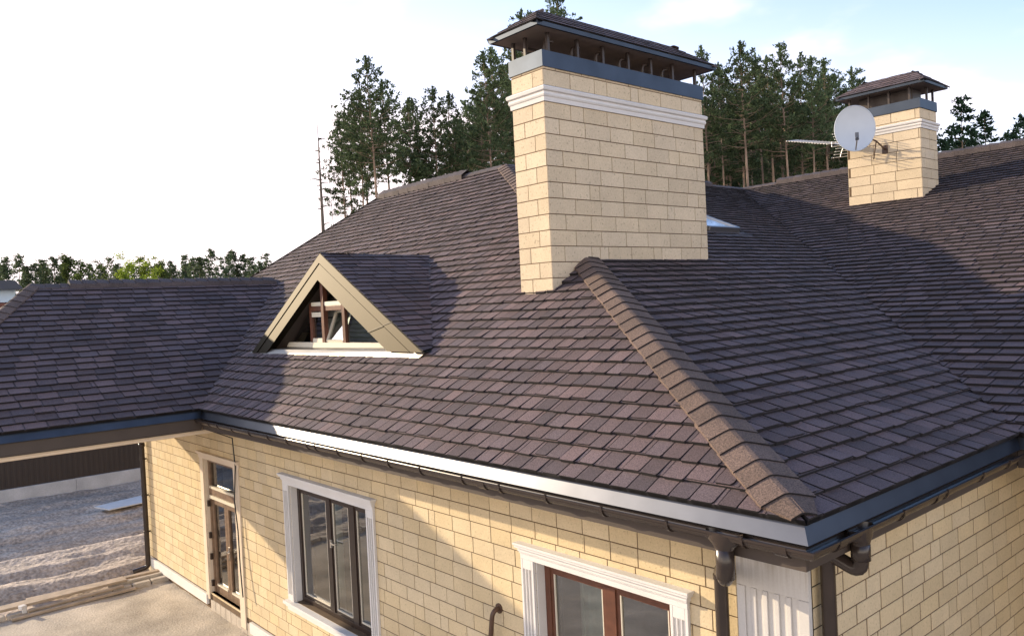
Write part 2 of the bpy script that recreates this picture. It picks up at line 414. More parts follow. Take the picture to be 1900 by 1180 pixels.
def shingle_roof(name, origin, u, pitch_dir, pieces, seed, expo=.2, wd=(.19, .26), slot=.5, holes=(), parent=None, chamfer=.03, thick=1.0, gapw=.013):
    """origin + u*a + (up the slope)*b ; pitch_dir = unnormalised up-slope vector; pieces = convex polygons given as 3D points on the plane"""
    O = V(origin); u = V(u).normalized(); v = V(pitch_dir).normalized(); n = u.cross(v)
    if n.z < 0: n = -n
    to2 = lambda p: ((V(p) - O).dot(u), (V(p) - O).dot(v))
    P3 = lambda a, b, h: O + u * a + v * b + n * h
    pcs = [ccw([to2(p) for p in pc]) for pc in pieces]
    hls = [ccw([to2(p) for p in pc]) for pc in holes]
    allp = [p for pc in pcs for p in pc]
    a0, a1 = min(p[0] for p in allp), max(p[0] for p in allp)
    b0, b1 = min(p[1] for p in allp), max(p[1] for p in allp)
    rnd = random.Random(seed)
    mb = MB()
    def emit(poly, v0, L, hb, ht, m):
        for pc in pcs:
            q = clip(poly, pc)
            if len(q) < 3 or abs(area(q)) < 4e-4: continue
            cx, cy = sum(p[0] for p in q) / len(q), sum(p[1] for p in q) / len(q)
            if any(inside((cx, cy), h) for h in hls): continue
            q = ccw(q); k = len(q)
            hh = lambda b: hb + (ht - hb) * max(0, min(1, (b - v0) / L))
            top = [P3(a, b, hh(b)) for a, b in q]; bot = [P3(a, b, -.004) for a, b in q]
            fs = [tuple(range(k))]; sk = [(i + k, (i + 1) % k + k, (i + 1) % k, i) for i in range(k)]
            if u.cross(v).dot(n) < 0: fs = [f[::-1] for f in fs]; sk = [f[::-1] for f in sk]
            mb.add(top, fs, m); mb.add(top + bot, sk, 2)
    nc = int((b1 - b0) / expo) + 2
    for k in range(nc):
        vb = b0 + k * expo - .012
        lap = .06
        # base layer, in long strips
        a = a0 - rnd.random() * .8
        while a < a1:
            wdt = .9
            emit([(a, vb), (a + wdt, vb), (a + wdt, vb + expo + lap), (a, vb + expo + lap)], vb, expo + lap, .020 * thick, .002, 1)
            a += wdt
        a = a0 - rnd.random() * .4
        while a < a1:
            wt = rnd.uniform(*wd)
            gap = gapw
            jb = rnd.uniform(-.018, .014); jl = rnd.uniform(-.004, .004); x = a; y = vb + jb
            c = chamfer * rnd.uniform(.4, 1)
            emit([(x, y + c + jl), (x + c * .5, y + jl * .5), (x + wt - c * .5, y - jl * .5), (x + wt, y + c - jl), (x + wt, vb + expo + .045), (x, vb + expo + .045)], vb, expo + .05,
                 (.0245 + rnd.random() * .005) * thick, .009, 0)
            if rnd.random() < slot:                              # narrow strip showing between two laminated tabs
                sw = rnd.uniform(.026, .042)
                emit([(x + wt + gap, vb + .010), (x + wt + gap + sw, vb + .010), (x + wt + gap + sw, vb + expo + .045), (x + wt + gap, vb + expo + .045)], vb, expo + .05, .0225 * thick, .008, 0)
                a += gap + sw
            a += wt + gap
    return mb.build(name, [M_SHINGLE, M_SHINGLE, M_EDGE], parent)
def cap_row(name, p0, p1, tl, tr, parent=None, wl=.19, wr=.19, expo=.24, raised=0, seed=1, mats=None, lift=.008, flare=0):
    """bent cap shingles along a hip or ridge from p0 (low end) to p1; tl/tr = directions down each roof plane"""
    p0, p1 = V(p0), V(p1); d = (p1 - p0); L = d.length; d.normalize()
    tl, tr = V(tl), V(tr)
    tl = (tl - d * tl.dot(d)).normalized(); tr = (tr - d * tr.dot(d)).normalized()
    n = -(tl + tr).normalized()
    rnd = random.Random(seed); mb = MB(); k = max(1, round(L / expo)); e = L / k
    for i in range(k):
        s0 = i * e + rnd.uniform(-.012, .012); s1 = (i + 1) * e + .07
        sk = rnd.uniform(-.008, .008); wj = rnd.uniform(.985, 1.02)
        prof = [(tl, wl * wj, -.004, 0), (tl, wl * .35, .001, .45), (tl, wl * .09, .0, .9), (None, 0, -.006, 1), (tr, wr * .09, .0, .9), (tr, wr * .35, .001, .45), (tr, wr * wj, -.004, 0)]
        def ring(s, h, wf=1):
            out = []
            for j, (tt, a, b, c_) in enumerate(prof):
                p = p0 + d * (s + sk * (j - 3) / 3) + n * (h + b + lift + raised)
                if tt is not None: p = p + tt * a * wf
                out.append(p)
            return out
        A_ = ring(s0, .066 + rnd.random() * .005 + (.012 if raised else 0), flare if (flare and i == 0) else 1); B_ = ring(s1, .050); C_ = [p - n * (.016 if not raised else raised + .02) for p in A_]; D_ = [p - n * (.03 + raised) for p in B_]
        q = len(prof); fs = []
        for j in range(q - 1):
            fs.append((j, j + 1, q + j + 1, q + j)); fs.append((j + 1, j, 2 * q + j, 2 * q + j + 1))
        fs += [(0, q, 3 * q, 2 * q), (q - 1, 3 * q - 1, 4 * q - 1, 2 * q - 1)[::-1] if False else (2 * q - 1, q - 1, 3 * q - 1, 4 * q - 1)]
        ctr = d.cross(tr).dot(n)
        if ctr > 0: fs = [f[::-1] for f in fs]
        mb.add(A_ + B_ + C_ + D_, [f for i_, f in enumerate(fs) if not (i_ < 2 * (q - 1) and i_ % 2 == 1)], 0, False); mb.add(A_ + C_, [tuple(x if x < q else x - q for x in f) for i_, f in enumerate(fs) if i_ < 2 * (q - 1) and i_ % 2 == 1], 1)
    return mb.build(name, mats or [M_CAP, M_EDGE], parent)

# ------------------------------------------------------------------ house
house = empty('house', (-8, 10, G))
tag(house, 'sand-coloured stone house with brown shingle hip roof, triangular dormer and two chimneys', 'house')
fr = lambda x, y: (x, y, Z0 + PF * y)
rr = lambda x, y: (x, y, Z0 - PR * x)
wr_ = lambda x, y: (x, y, Z0 + PW * (y - LR))
pr_ = lambda x, y: (x, y, Z0 + PP * (-LP - x))
ysp = 17 * .2 / math.hypot(1, PF)   # course line that splits the front slope into convex pieces
xs = lambda y: -DX * y / DF
pieceA = [fr(-17.62, VP), fr(xs(VP), VP), fr(xs(DF), DF), fr(-16.1, DF)]
pieceB = [fr(0, 0), fr(xs(VP), VP), fr(-LP - WP, VP), fr(-LP, 0)]
pieceC = [fr(-17.62, VP), fr(-LP - WP, VP), fr(-16.4, 0), fr(-18.9, 0)]
GK = .25                                              # the dormer front leans back a little
DR0, DR1 = V((-9.58, 1.3, 2.64)), V((-9.35, 3.735, 2.58))     # dormer ridge, front and back
DL, DRt = V((-11.58, 1.3, 1.00)), V((-6.14, 1.3, 1.08))
hole = [fr(-11.3, 1.28), fr(-6.5, 1.28), fr(-9.3, 3.5)]
shingle_roof('roof_slope', fr(0, 0), (1, 0, 0), (0, 1, PF), [pieceA, pieceB, pieceC], 3, wd=(.14, .205), slot=.5, holes=[hole], thick=1.85, parent=house)
shingle_roof('roof_slope', rr(0, 0), (0, 1, 0), (-1, 0, PR), [[rr(0, 0), rr(-DX, DF), rr(-DX, LV), rr(0, LR)]], 4, wd=(.19, .26), slot=.3, thick=1.9, gapw=.019, parent=house)
shingle_roof('roof_slope', wr_(0, LR), (1, 0, 0), (0, 1, PW), [[wr_(0, LR), wr_(-DX, LV), wr_(8, LV), wr_(8, LR)]], 5, wd=(.20, .30), slot=.35, thick=1.9, gapw=.02, parent=house)
YE = -4.6
shingle_roof('porch_roof_slope', pr_(-LP, 0), (0, 1, 0), (-1, 0, PP), [[pr_(-LP, YE), pr_(-LP - WP, -YP), pr_(-LP - WP, VP), pr_(-LP, 0)]], 6, wd=(.26, .29), slot=.08, thick=1.7, gapw=.02, parent=house)
# slopes facing away (plain), rear
zr = Z0 + PP * WP
XFAR = -16.4
mb = MB()
pe = (-LP - WP, -YP, zr); pb = (-LP - WP, VP, zr)
mb.quad(pe, pb, (XFAR, 0, Z0), (XFAR, YE, Z0))
mb.add([pe, (XFAR, YE, Z0), (-LP, YE, Z0)], [(0, 1, 2)])
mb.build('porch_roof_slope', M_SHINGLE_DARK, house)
mb = MB()
mb.add([(-16.1, DF, H), (-DX, DF, H), (-16.1, 12.24, H - PF * 5.24)], [(0, 1, 2)])
mb.quad((-DX, DF, H), (-DX, LV, H), (-16.1, LV, H - PF * 5.24), (-16.1, 12.24, H - PF * 5.24))
mb.quad((-DX, LV, H), (8, LV, H), (8, LV + 7, H - 4.4), (-DX, LV + 7, H - 4.4))
mb.quad((-DX, LV, H), (-DX, LV + 7, H - 4.4), (-16.1, LV + 7, H - 4.4), (-16.1, LV, H - PF * 5.24))
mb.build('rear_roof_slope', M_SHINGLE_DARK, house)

dn_f, dn_r, dn_w, dn_p = V((0, -1, -PF)), V((1, 0, -PR)), V((0, -1, -PW)), V((1, 0, -PP))
cap_row('hip_cap', (-.035, .023, Z0 + .015), (-DX, DF, H), dn_f, dn_r, house, seed=11, flare=.45, wl=.20, wr=.23, expo=.235)
cap_row('ridge_cap', (-16.1, DF, H), (-DX, DF, H), dn_f, (0, 1, -PF), house, seed=12, wl=.17, wr=.17, expo=.22, mats=[M_RIDGE, M_EDGE])
cap_row('ridge_vent', (-15.9, DF, H), (-12.3, DF, H), dn_f, (0, 1, -PF), house, seed=13, raised=.09, wl=.24, wr=.24, expo=.22, mats=[M_RIDGE, M_EDGE])
cap_row('ridge_cap', (-DX, LV, H), (-DX, DF, H), dn_r, (-1, 0, -PF), house, seed=14, expo=.22, mats=[M_RIDGE, M_EDGE])
cap_row('ridge_vent', (-DX, 14.6, H), (-DX, 10, H), dn_r, (-1, 0, -PF), house, seed=15, raised=.08, expo=.22, mats=[M_RIDGE, M_EDGE])
cap_row('ridge_cap', (-DX, LV, H), (8, LV, H), dn_w, (0, 1, -.6), house, seed=16, expo=.24, mats=[M_RIDGE, M_EDGE])
cap_row('ridge_vent', (-9.6, LV, H), (7.8, LV, H), dn_w, (0, 1, -.6), house, seed=17, raised=.09, wl=.2, wr=.2, expo=.26, mats=[M_RIDGE, M_EDGE])
cap_row('hip_cap', (-LP, YE, Z0), pe, dn_p, (0, -1, -1.0), house, seed=18, wl=.20, wr=.2, expo=.26)
cap_row('ridge_cap', pe, pb, dn_p, (-1, 0, -1.5), house, seed=19, expo=.25, mats=[M_RIDGE, M_EDGE])
cap_row('ridge_vent', (pe[0], -.95, zr), (pb[0], 3.3, zr), dn_p, (-1, 0, -1.2), house, seed=20, raised=.06, wl=.18, expo=.25, mats=[M_RIDGE, M_EDGE])
# left verge of the front slope: thin metal strip
mb = MB()
mb.beam(fr(-17.62, VP), fr(-16.1, DF), .12, .10); mb.beam(fr(-18.9, 0), fr(-17.62, VP), .12, .10)
mb.build('verge_trim', M_METAL_TRIM, house)
# ---- drip edges (tilted sheet), fascia, soffit
def drip(p, q, out, nm='drip_edge', ea=0, eb=0, mt=None):
    m_ = MB()
    m_.sweep([(-.12, Z0 + .02), (-.055, Z0 + .008), (-.046, Z0), (.014, .004), (.006, -.004), (-.065, .10)], p, q, out, closed=True, endA=ea, endB=eb)
    return m_.build(nm, mt or M_METAL, house)
drip((-LP, 0, 0), (0, 0, 0), (0, -1, 0), ea=-1, eb=1)
drip((0, 0, 0), (0, LR, 0), (1, 0, 0), ea=-1, eb=-1)
drip((0, LR, 0), (8, LR, 0), (0, -1, 0), ea=1)
drip((-LP, 0, 0), (-LP, YE, 0), (1, 0, 0), ea=1, eb=1, mt=M_CROWN)
drip((-LP, YE, 0), (XFAR, YE, 0), (0, -1, 0), ea=-1, eb=1)
drip((XFAR, YE, 0), (XFAR, 0, 0), (-1, 0, 0))
mb = MB()
FB = -.19
mb.box((-LP - .03, .035, FB), (-.035, .06, .08)); mb.box((-.06, .063, FB), (-.035, LR + .03, .08)); mb.box((-.03, LR + .035, FB), (8, LR + .06, .08))
mb.box((-LP - .06, YE + .05, FB), (-LP - .035, .03, .08))
mb.box((XFAR + .05, YE + .03, -.0), (-LP - .065, YE + .055, .10)); mb.box((XFAR + .03, YE + .06, -.0), (XFAR + .05, YW - .02, .10))
mb.build('fascia', M_SOFFIT, house)
mb = MB()
mb.box((-LP + .0, .063, FB + .01), (-.065, YW + .1, FB + .025)); mb.box((XW - .1, YW + .103, FB + .01), (-.065, LR + .03, FB + .025)); mb.box((XW - .1, LR + .031, FB + .01), (-.061, LR + 2.3, FB + .025)); mb.box((-.06, LR + .063, FB + .01), (8, LR + 2.3, FB + .025))
mb.build('soffit', M_SOFFIT, house)
# porch: flat ceiling, side beam with pale moulding
mb = MB(); mb.box((XFAR + .06, YE + .06, .02), (-LP - .5, YW - .03, .04)); mb.build('porch_ceiling', M_CEIL, house)
mb = MB(); mb.box((-LP - .45, YE + .3, -.21), (-LP - .068, .03, -.195)); mb.box((-LP - .5, YE + .3, -.21), (-LP - .452, .56, .02)); mb.build('porch_beam', M_SOFFIT, house)
mb = MB()
mb.sweep([(-.06, -.216), (.045, -.216), (.045, -.235), (.02, -.25), (.02, -.275), (-.01, -.29), (-.06, -.29)], (-LP - .16, YE + .3, 0), (-LP - .16, YW - .01, 0), (1, 0, 0), closed=True)
mb.build('porch_cornice', M_CREAM, house)
# porch posts at the outer end
for px_ in (-LP - .55, XFAR + .5):
    pass

# ---- gutters
def halfround(r, z, off, n=10):
    P_ = [(off + r + .008, z + .012), (off + r + .008, z - .004)] + [(off + r * math.cos(a), z - r * math.sin(a)) for a in [math.pi * i / n for i in range(n + 1)]]
    return P_ + [(off - r + .004, z + .004)] + [(off + (r - .006) * math.cos(a), z - (r - .006) * math.sin(a)) for a in [math.pi * (n - i) / n for i in range(n + 1)]] + [(off + r - .012, z + .012)]
GR, GZ, GO = .062, -.022, .028
def gutter(p, q, out, ea, eb, brackets, joints=()):
    m_ = MB(); m_.sweep(halfround(GR, GZ, GO), p, q, out, closed=True, endA=ea, endB=eb)
    gt = m_.build('gutter', M_GUTTER, house)
    p, q, out = V(p), V(q), V(out); d = (q - p).normalized()
    for s in brackets:
        c = p + d * s; b = MB()
        pr2 = [(GO + (GR + .012) * math.cos(a), GZ - (GR + .010) * math.sin(a)) for a in [math.pi * i / 12 for i in range(13)]]
        inn = [(GO + (GR + .003) * math.cos(a), GZ - (GR + .002) * math.sin(a)) for a in [math.pi * i / 12 for i in range(13)]][::-1]
        b.sweep([(GO + GR - .006, GZ + .022), (GO + GR + .016, GZ + .020)] + pr2 + inn, c - d * .013, c + d * .013, out, closed=True)
        b.build('bracket', M_GUTTER, gt)
    for s in joints:
        c = p + d * s; b = MB()
        pr2 = [(GO + (GR + .010) * math.cos(a), GZ - (GR + .010) * math.sin(a)) for a in [math.pi * i / 12 for i in range(13)]]
        inn = [(GO + (GR + .002) * math.cos(a), GZ - (GR + .002) * math.sin(a)) for a in [math.pi * i / 12 for i in range(13)]][::-1]
        b.sweep([(GO + GR + .014, GZ + .016)] + pr2 + inn, c - d * .05, c + d * .05, out, closed=True)
        b.build('joint_sleeve', M_GUTTER, gt)
    return gt
BX = [-.44, -1.08, -1.74, -2.4, -3.03, -3.6, -4.33, -4.95, -5.52, -6.1, -6.68, -7.5, -8.1, -8.75, -9.4, -9.98, -10.35]
gf = gutter((-LP + .05, 0, 0), (0, 0, 0), (0, -1, 0), -1, 1, [x + LP - .05 for x in BX], [LP - .2, LP - 3.35, LP - 7.0])
gr_ = gutter((0, 0, 0), (0, LR - .05, 0), (1, 0, 0), -1, -1, [1.24, 2.06, 2.84, 3.5], [.3, 1.9])
# outlets and downpipes
def outlet(gt, c, d):
    """funnel from the gutter trough down to a spigot; c = trough centre, d = along the gutter"""
    c, d = V(c), V(d); m_ = MB()
    o_ = V((-d.y, d.x, 0)); 
    rings = []
    for zz, L_, W_ in ((.01, .15, .072), (-.05, .135, .072), (-.085, .09, .068), (-.12, .062, .062), (-.145, .056, .056)):
        rings.append([c + d * (L_ * math.cos(a)) + o_ * (W_ * math.sin(a)) + V((0, 0, GZ + zz)) for a in [2 * math.pi * k / 20 for k in range(20)]])
    fs = [(i * 20 + k, i * 20 + (k + 1) % 20, (i + 1) * 20 + (k + 1) % 20, (i + 1) * 20 + k) for i in range(4) for k in range(20)]
    m_.add([p for r in rings for p in r], [f[::-1] for f in fs], 0, True)
    m_.build('outlet', M_GUTTER, gt)
outlet(gf, (-.62, -GO, 0), (1, 0, 0))
outlet(gr_, (GO, .665, 0), (0, 1, 0))
def arc_pts(a, b, c, r, n=6):
    """rounded corner at b between a->b->c"""
    a, b, c = V(a), V(b), V(c); d1 = (a - b).normalized(); d2 = (c - b).normalized()
    return [(b + d1 * r) * (1 - t) ** 2 + b * 2 * t * (1 - t) + (b + d2 * r) * t * t for t in [i / n for i in range(n + 1)]]
def pipe(pts, r, bend=.09):
    out = [V(pts[0])]
    for i in range(1, len(pts) - 1): out += arc_pts(pts[i - 1], pts[i], pts[i + 1], bend)
    return out + [V(pts[-1])]
PRAD = .054
def downpipe(pts, brz, wall_dir, collars=(), name='downpipe', ci=-1):
    m_ = MB(); m_.tube(pipe(pts, PRAD), PRAD, 16)
    dp = m_.build(name, M_GUTTER, house)
    for (p, q) in collars:
        b = MB(); p, q = V(p), V(q); k_ = (q - p)
        b.tube([p, p + k_ * .02, p + k_ * .98, q], [PRAD + .002, PRAD + .013, PRAD + .013, PRAD + .002], 16); b.build('collar', M_GUTTER, dp)
    e = V(pts[ci])
    for z in brz:
        b = MB(); c = V((e.x, e.y, z))
        b.tube([c - V((0, 0, .018)), c + V((0, 0, .018))], PRAD + .008, 16)
        b.beam(c, c + V(wall_dir) * .14, .025, .03); b.obox(c + V((PRAD + .02) * 1.0 * V((abs(wall_dir[1]), abs(wall_dir[0]), 0))), ((.018, 0, 0), (0, .018, 0), (0, 0, .02)))
        b.build('pipe_clamp', M_GUTTER, dp)
    return dp
downpipe([(-.62, -GO, -.12), (-.62, -GO, -.36), (-1.03, .49, -.50), (-1.03, .49, G + .1)], [-.56, -2.0, -3.2], (0, 1, 0), [((-.62, -GO, -.13), (-.62, -GO, -.35))])
downpipe([(GO, .665, -.12), (GO, .665, -.34), (-.225, .665, -.24), (-.225, .665, G + .1)], [-1.2, -2.4], (-1, 0, 0), [((GO, .665, -.13), (GO, .665, -.25))])
downpipe([(-16.28, -.02, -.05), (-16.28, -.02, -.25), (-16.0, .49, -.6), (-16.0, .49, G + .12), (-16.1, .2, G + .06)], [-1.35, -2.15, -2.95], (0, 1, 0), [((-16.0, .49, -1.0), (-16.0, .49, -1.08))], ci=3)

# ---- masonry
def subtract(rects, hole):
    out = []
    for (a0, a1, b0, b1) in rects:
        h0, h1, k0, k1 = hole
        if h1 <= a0 or h0 >= a1 or k1 <= b0 or k0 >= b1: out.append((a0, a1, b0, b1)); continue
        if a0 < h0: out.append((a0, h0, b0, b1))
        if a1 > h1: out.append((h1, a1, b0, b1))
        m0, m1 = max(a0, h0), min(a1, h1)
        if b0 < k0: out.append((m0, m1, b0, k0))
        if b1 > k1: out.append((m0, m1, k1, b1))
    return out
def masonry(mb, O, u, n, a0, a1, z0, z1, ch, widths, ztop, seed, holes=(), odd=.08, vg=1.0, gap=.009, proud=.004, spread=.06, start=None):
    """stone blocks laid on a vertical face: O origin, u along, n outward"""
    O, u, n = V(O), V(u), V(n); rnd = random.Random(seed); up = V((0, 0, 1))
    k0 = int(math.floor((ztop - z1) / ch)) - 1; k1 = int(math.ceil((ztop - z0) / ch)) + 1
    for k in range(k0, k1):
        t1 = ztop - k * ch; t0 = t1 - ch
        lo, hi = max(t0, z0), min(t1, z1)
        if hi - lo < .01: continue
        a = a0 - (widths * (.5 if k % 2 else 0)) * rnd.uniform(.8, 1.2) if start is None else a0 + (start if k % 2 else 0) - (widths if k % 2 else 0)
        while a < a1:
            wd_ = widths * rnd.uniform(1 - spread, 1 + spread)
            if rnd.random() < odd: wd_ = widths * rnd.uniform(.3, .6)
            l, r_ = max(a, a0), min(a + wd_, a1); a += wd_
            if r_ - l < .03: continue
            rects = [(l + gap * .5 * vg, r_ - gap * .5 * vg, lo + gap * .52, hi - gap * .52)]
            for h in holes: rects = subtract(rects, h)
            for (x0, x1, y0, y1) in rects:
                if x1 - x0 < .02 or y1 - y0 < .012: continue
                pr_d = proud + rnd.uniform(-.0012, .0012); e = .0022
                b = [O + u * x + up * y for x, y in ((x0, y0), (x1, y0), (x1, y1), (x0, y1))]
                f_ = [O + u * x + up * y + n * pr_d for x, y in ((x0 + e, y0 + e), (x1 - e, y0 + e), (x1 - e, y1 - e), (x0 + e, y1 - e))]
                fs = [(4, 5, 6, 7)] + [(i, (i + 1) % 4, (i + 1) % 4 + 4, i + 4) for i in range(4)]
                if u.cross(up).dot(n) < 0: fs = [q[::-1] for q in fs]
                mb.add(b + f_, fs, 0)
def slab_with_holes(mb, O, u, n, a0, a1, z0, z1, holes, thick, m):
    O, u, n = V(O), V(u), V(n); up = V((0, 0, 1))
    rects = [(a0, a1, z0, z1)]
    for h in holes: rects = subtract(rects, h)
    for (x0, x1, y0, y1) in rects:
        c = O + u * (x0 + x1) / 2 + up * (y0 + y1) / 2 - n * thick / 2
        mb.obox(c, (u * (x1 - x0) / 2, up * (y1 - y0) / 2, n * thick / 2), m)
# openings (x0, x1, z0, z1) in the front wall
DOOR = (-12.50, -11.06, -3.47, -.94)
WIN1 = (-8.885, -6.59, -2.75, -.94)
WIN2 = (-3.313, -1.597, -2.60, -.94)
ops = [DOOR, WIN1, WIN2]
mb = MB()
slab_with_holes(mb, (0, YW, 0), (1, 0, 0), (0, -1, 0), -16.1, XW - .02, G - .3, 0, ops, .34, 1)
masonry(mb, (0, YW, 0), (1, 0, 0), (0, -1, 0), -16.1, XW, -3.52, .02, .1745, .345, -.02, 21, ops)
mb.build('front_wall', [M_BLOCK, M_JOINT], house)
mb = MB()
slab_with_holes(mb, (XW, 0, 0), (0, 1, 0), (1, 0, 0), YW + .34, LR + 2.4, G - .3, 0, [], .3, 1)
masonry(mb, (XW, 0, 0), (0, 1, 0), (1, 0, 0), YW, LR + 2.22, G, .0, .157, .415, -.03, 22, [], vg=2.0)
mb.build('side_wall', [M_BLOCK, M_JOINT], house)
mb = MB()
slab_with_holes(mb, (0, LR + 2.2, 0), (1, 0, 0), (0, -1, 0), XW + .02, 8, G - .3, 0, [], .3, 1)
masonry(mb, (0, LR + 2.2, 0), (1, 0, 0), (0, -1, 0), XW + .0, 8, G, .0, .16, .4, -.03, 23, [])
mb.build('wing_wall', [M_BLOCK, M_JOINT], house)
mb = MB()
mb.box((-16.4, YW + .02, G - .3), (-16.11, 21, -.05)); mb.add([(-16.2, .6, -.05), (-16.2, 13.4, -.05), (-16.2, 12.24, 1.2), (-16.2, DF, H - .1)], [(0, 1, 2, 3)])
mb.box((-16.1, 20.9, G - .3), (8, 21.2, 1.6)); mb.box((7.8, LR + 2.55, G - .3), (8.1, 20.9, 1.6))
mb.build('rear_wall', M_BLOCK, house)
mb = MB(); mb.box((-16.0, 4.6, G), (XW - .4, 4.7, 0)); mb.box((-16.0, YW + .36, G - .02), (XW - .4, 4.6, G + .25)); mb.box((-16.0, YW + .36, -.1), (XW - .4, 4.6, -.05))
for x in (-10.0, -5.0): mb.box((x, YW + .36, G), (x + .1, 4.6, -.12))
mb.build('interior_partition', M_ROOM, house)
# white plinth band, brick step
mb = MB()
for a, b in ((-16.12, -12.62), (-10.64, XW - .6)):
    mb.box((a, YW - .05, -3.72), (b, YW + .01, -3.53))
mb.build('plinth_band', M_WHITE, house, bevel=.006)
mb = MB()
rnd = random.Random(3)
for k in range(8):
    mb.box((-12.5 + k * .24, YW - .015, -3.80), (-12.5 + k * .24 + .225, YW + .1, -3.60 + rnd.uniform(-.004, .004)))
mb.build('plinth_blocks', M_KERB, house)
mb = MB()
for k in range(4):
    mb.box((-16.08 + k * .26, YW - .02, -3.87), (-16.08 + k * .26 + .25, YW + .02, -3.735))
mb.build('plinth_blocks', M_KERB, house)
# corner pilaster
mb = MB()
px0, px1 = -.915, XW + .002
mb.box((px0, YW - .035, G), (px1, YW - .005, -.165))
fx = px0 + .07
mb.box((px0, YW - .05, G), (fx, YW - .0355, -.60))
for i in range(5):
    mb.box((fx + .058, YW - .05, G), (fx + (.098 if i < 4 else px1 - fx), YW - .0355, -.60)); fx += .098
mb.box((px0, YW - .05, -.598), (px1, YW - .0355, -.165))
mb.build('corner_pilaster', M_PIL, house, bevel=.004)
# ------------------------------------------------------------------ windows and door
def fluted(mb, x0, x1, z0, z1, y, n=3, depth=.018):
    """flat board with n vertical flutes cut in its face, as ribs proud of the ground"""
    mb.box((x0, y - .022, z0), (x1, YW - .004, z1))
    w_ = x1 - x0; m_ = w_ * .16; rib = w_ * .07
    fw = (w_ - 2 * m_ - (n - 1) * rib) / n
    mb.box((x0, y - .04, z0), (x0 + m_, y - .0225, z1)); mb.box((x1 - m_, y - .04, z0), (x1, y - .0225, z1))
    for i in range(n - 1):
        a = x0 + m_ + fw * (i + 1) + rib * i
        mb.box((a, y - .04, z0 + .10), (a + rib, y - .0225, z1 - .10))
    mb.box((x0 + m_ + .001, y - .039, z1 - .10), (x1 - m_ - .001, y - .0225, z1 - .0005)); mb.box((x0 + m_ + .001, y - .039, z0), (x1 - m_ - .001, y - .0225, z0 + .10))
def trim_window(op, name, frame_mat, cols, hl=.19, hr=.19, plain=False, sill=True):
    x0, x1, z0, z1 = op
    dp = .19                                                     # reveal depth
    t = MB()
    fluted(t, x0 - hl, x0 - .002, z0 - .0, z1, YW); fluted(t, x1 + .002, x1 + hr, z0 - .0, z1, YW)
    hd = MB()
    for a, b, o_ in ((0, .06, .042), (.06, .075, .055), (.075, .115, .064), (.115, .14, .088), (.14, .165, .10)):
        e_ = max(0, o_ - .05)
        t.box((x0 - hl - e_, YW - o_, z1 + a + .0005), (x1 + hr + e_, YW - .003, z1 + b))
    # reveals
    t.box((x0 - .002, YW - .003, z0), (x0 + .012, YW + dp, z1)); t.box((x1 - .012, YW - .003, z0), (x1 + .002, YW + dp, z1)); t.box((x0 + .0125, YW - .003, z1 - .012), (x1 - .0125, YW + dp, z1 + .002))
    x0 += .013; x1 -= .013; z1 -= .013; hl += .013; hr += .013
    if sill:
        t.box((x0 - hl - .05, YW - .11, z0 - .05), (x1 + hr + .05, YW + dp, z0 - .002)); t.box((x0 - hl - .03, YW - .075, z0 - .09), (x1 + hr + .03, YW - .003, z0 - .0505)); t.box((x0 - hl - .01, YW - .05, z0 - .15), (x1 + hr + .01, YW - .003, z0 - .0905))
    wn_ = t.build(name, M_WHITE, house, bevel=.004)
    y = YW + .10
    f = MB(); fw = .075
    f.box((x0, y, z0), (x0 + fw, y + .08, z1)); f.box((x1 - fw, y, z0), (x1, y + .08, z1))
    f.box((x0 + fw, y, z0), (x1 - fw, y + .08, z0 + fw)); f.box((x0 + fw, y, z1 - fw), (x1 - fw, y + .08, z1))
    for c, half in cols:
        f.box((c - half, y - .004, z0 + fw), (c + half, y + .075, z1 - fw))
    f.build('window_frame', frame_mat, wn_, bevel=.004)
    edges = [x0 + fw] + [q for c, h in cols for q in (c - h, c + h)] + [x1 - fw]
    for i in range(0, len(edges), 2):
        a, b = edges[i], edges[i + 1]
        s = MB(); sw = .045
        s.box((a, y + .012, z0 + fw), (a + sw, y + .06, z1 - fw)); s.box((b - sw, y + .012, z0 + fw), (b, y + .06, z1 - fw))
        s.box((a + sw, y + .012, z0 + fw), (b - sw, y + .06, z0 + fw + sw)); s.box((a + sw, y + .012, z1 - fw - sw), (b - sw, y + .06, z1 - fw))
        s.build('sash', frame_mat, wn_, bevel=.003)
        g_ = MB()
        g_.quad((a + sw, y + .03, z0 + fw + sw), (b - sw, y + .03, z0 + fw + sw), (b - sw, y + .03, z1 - fw - sw), (a + sw, y + .03, z1 - fw - sw))
        g_.build('pane', M_GLASS, wn_)
        bd = MB(); q = .012
        for A_, B_ in (((a + sw, z0 + fw + sw), (a + sw + q, z1 - fw - sw)), ((b - sw - q, z0 + fw + sw), (b - sw, z1 - fw - sw))):
            bd.box((A_[0], y + .014, A_[1]), (B_[0], y + .029, B_[1]))
        bd.box((a + sw + q, y + .008, z0 + fw + sw), (b - sw - q, y + .029, z0 + fw + sw + q * 1.6))
        bd.build('glazing_bead', M_BEAD, wn_)
    return wn_, y
w1, y1 = trim_window(WIN1, 'window', M_FRAME, [(-7.885, .055), (-7.215, .07)])
hd = MB(); hd.beam((-7.80, y1 - .03, -1.66), (-7.66, y1 - .03, -1.65), .022, .022); hd.box((-7.83, y1 - .03, -1.72), (-7.80, y1 - .002, -1.60)); hd.build('window_handle', M_CHROME, w1)
w2, y2 = trim_window(WIN2, 'window', M_REDWOOD, [(-2.405, .065)])
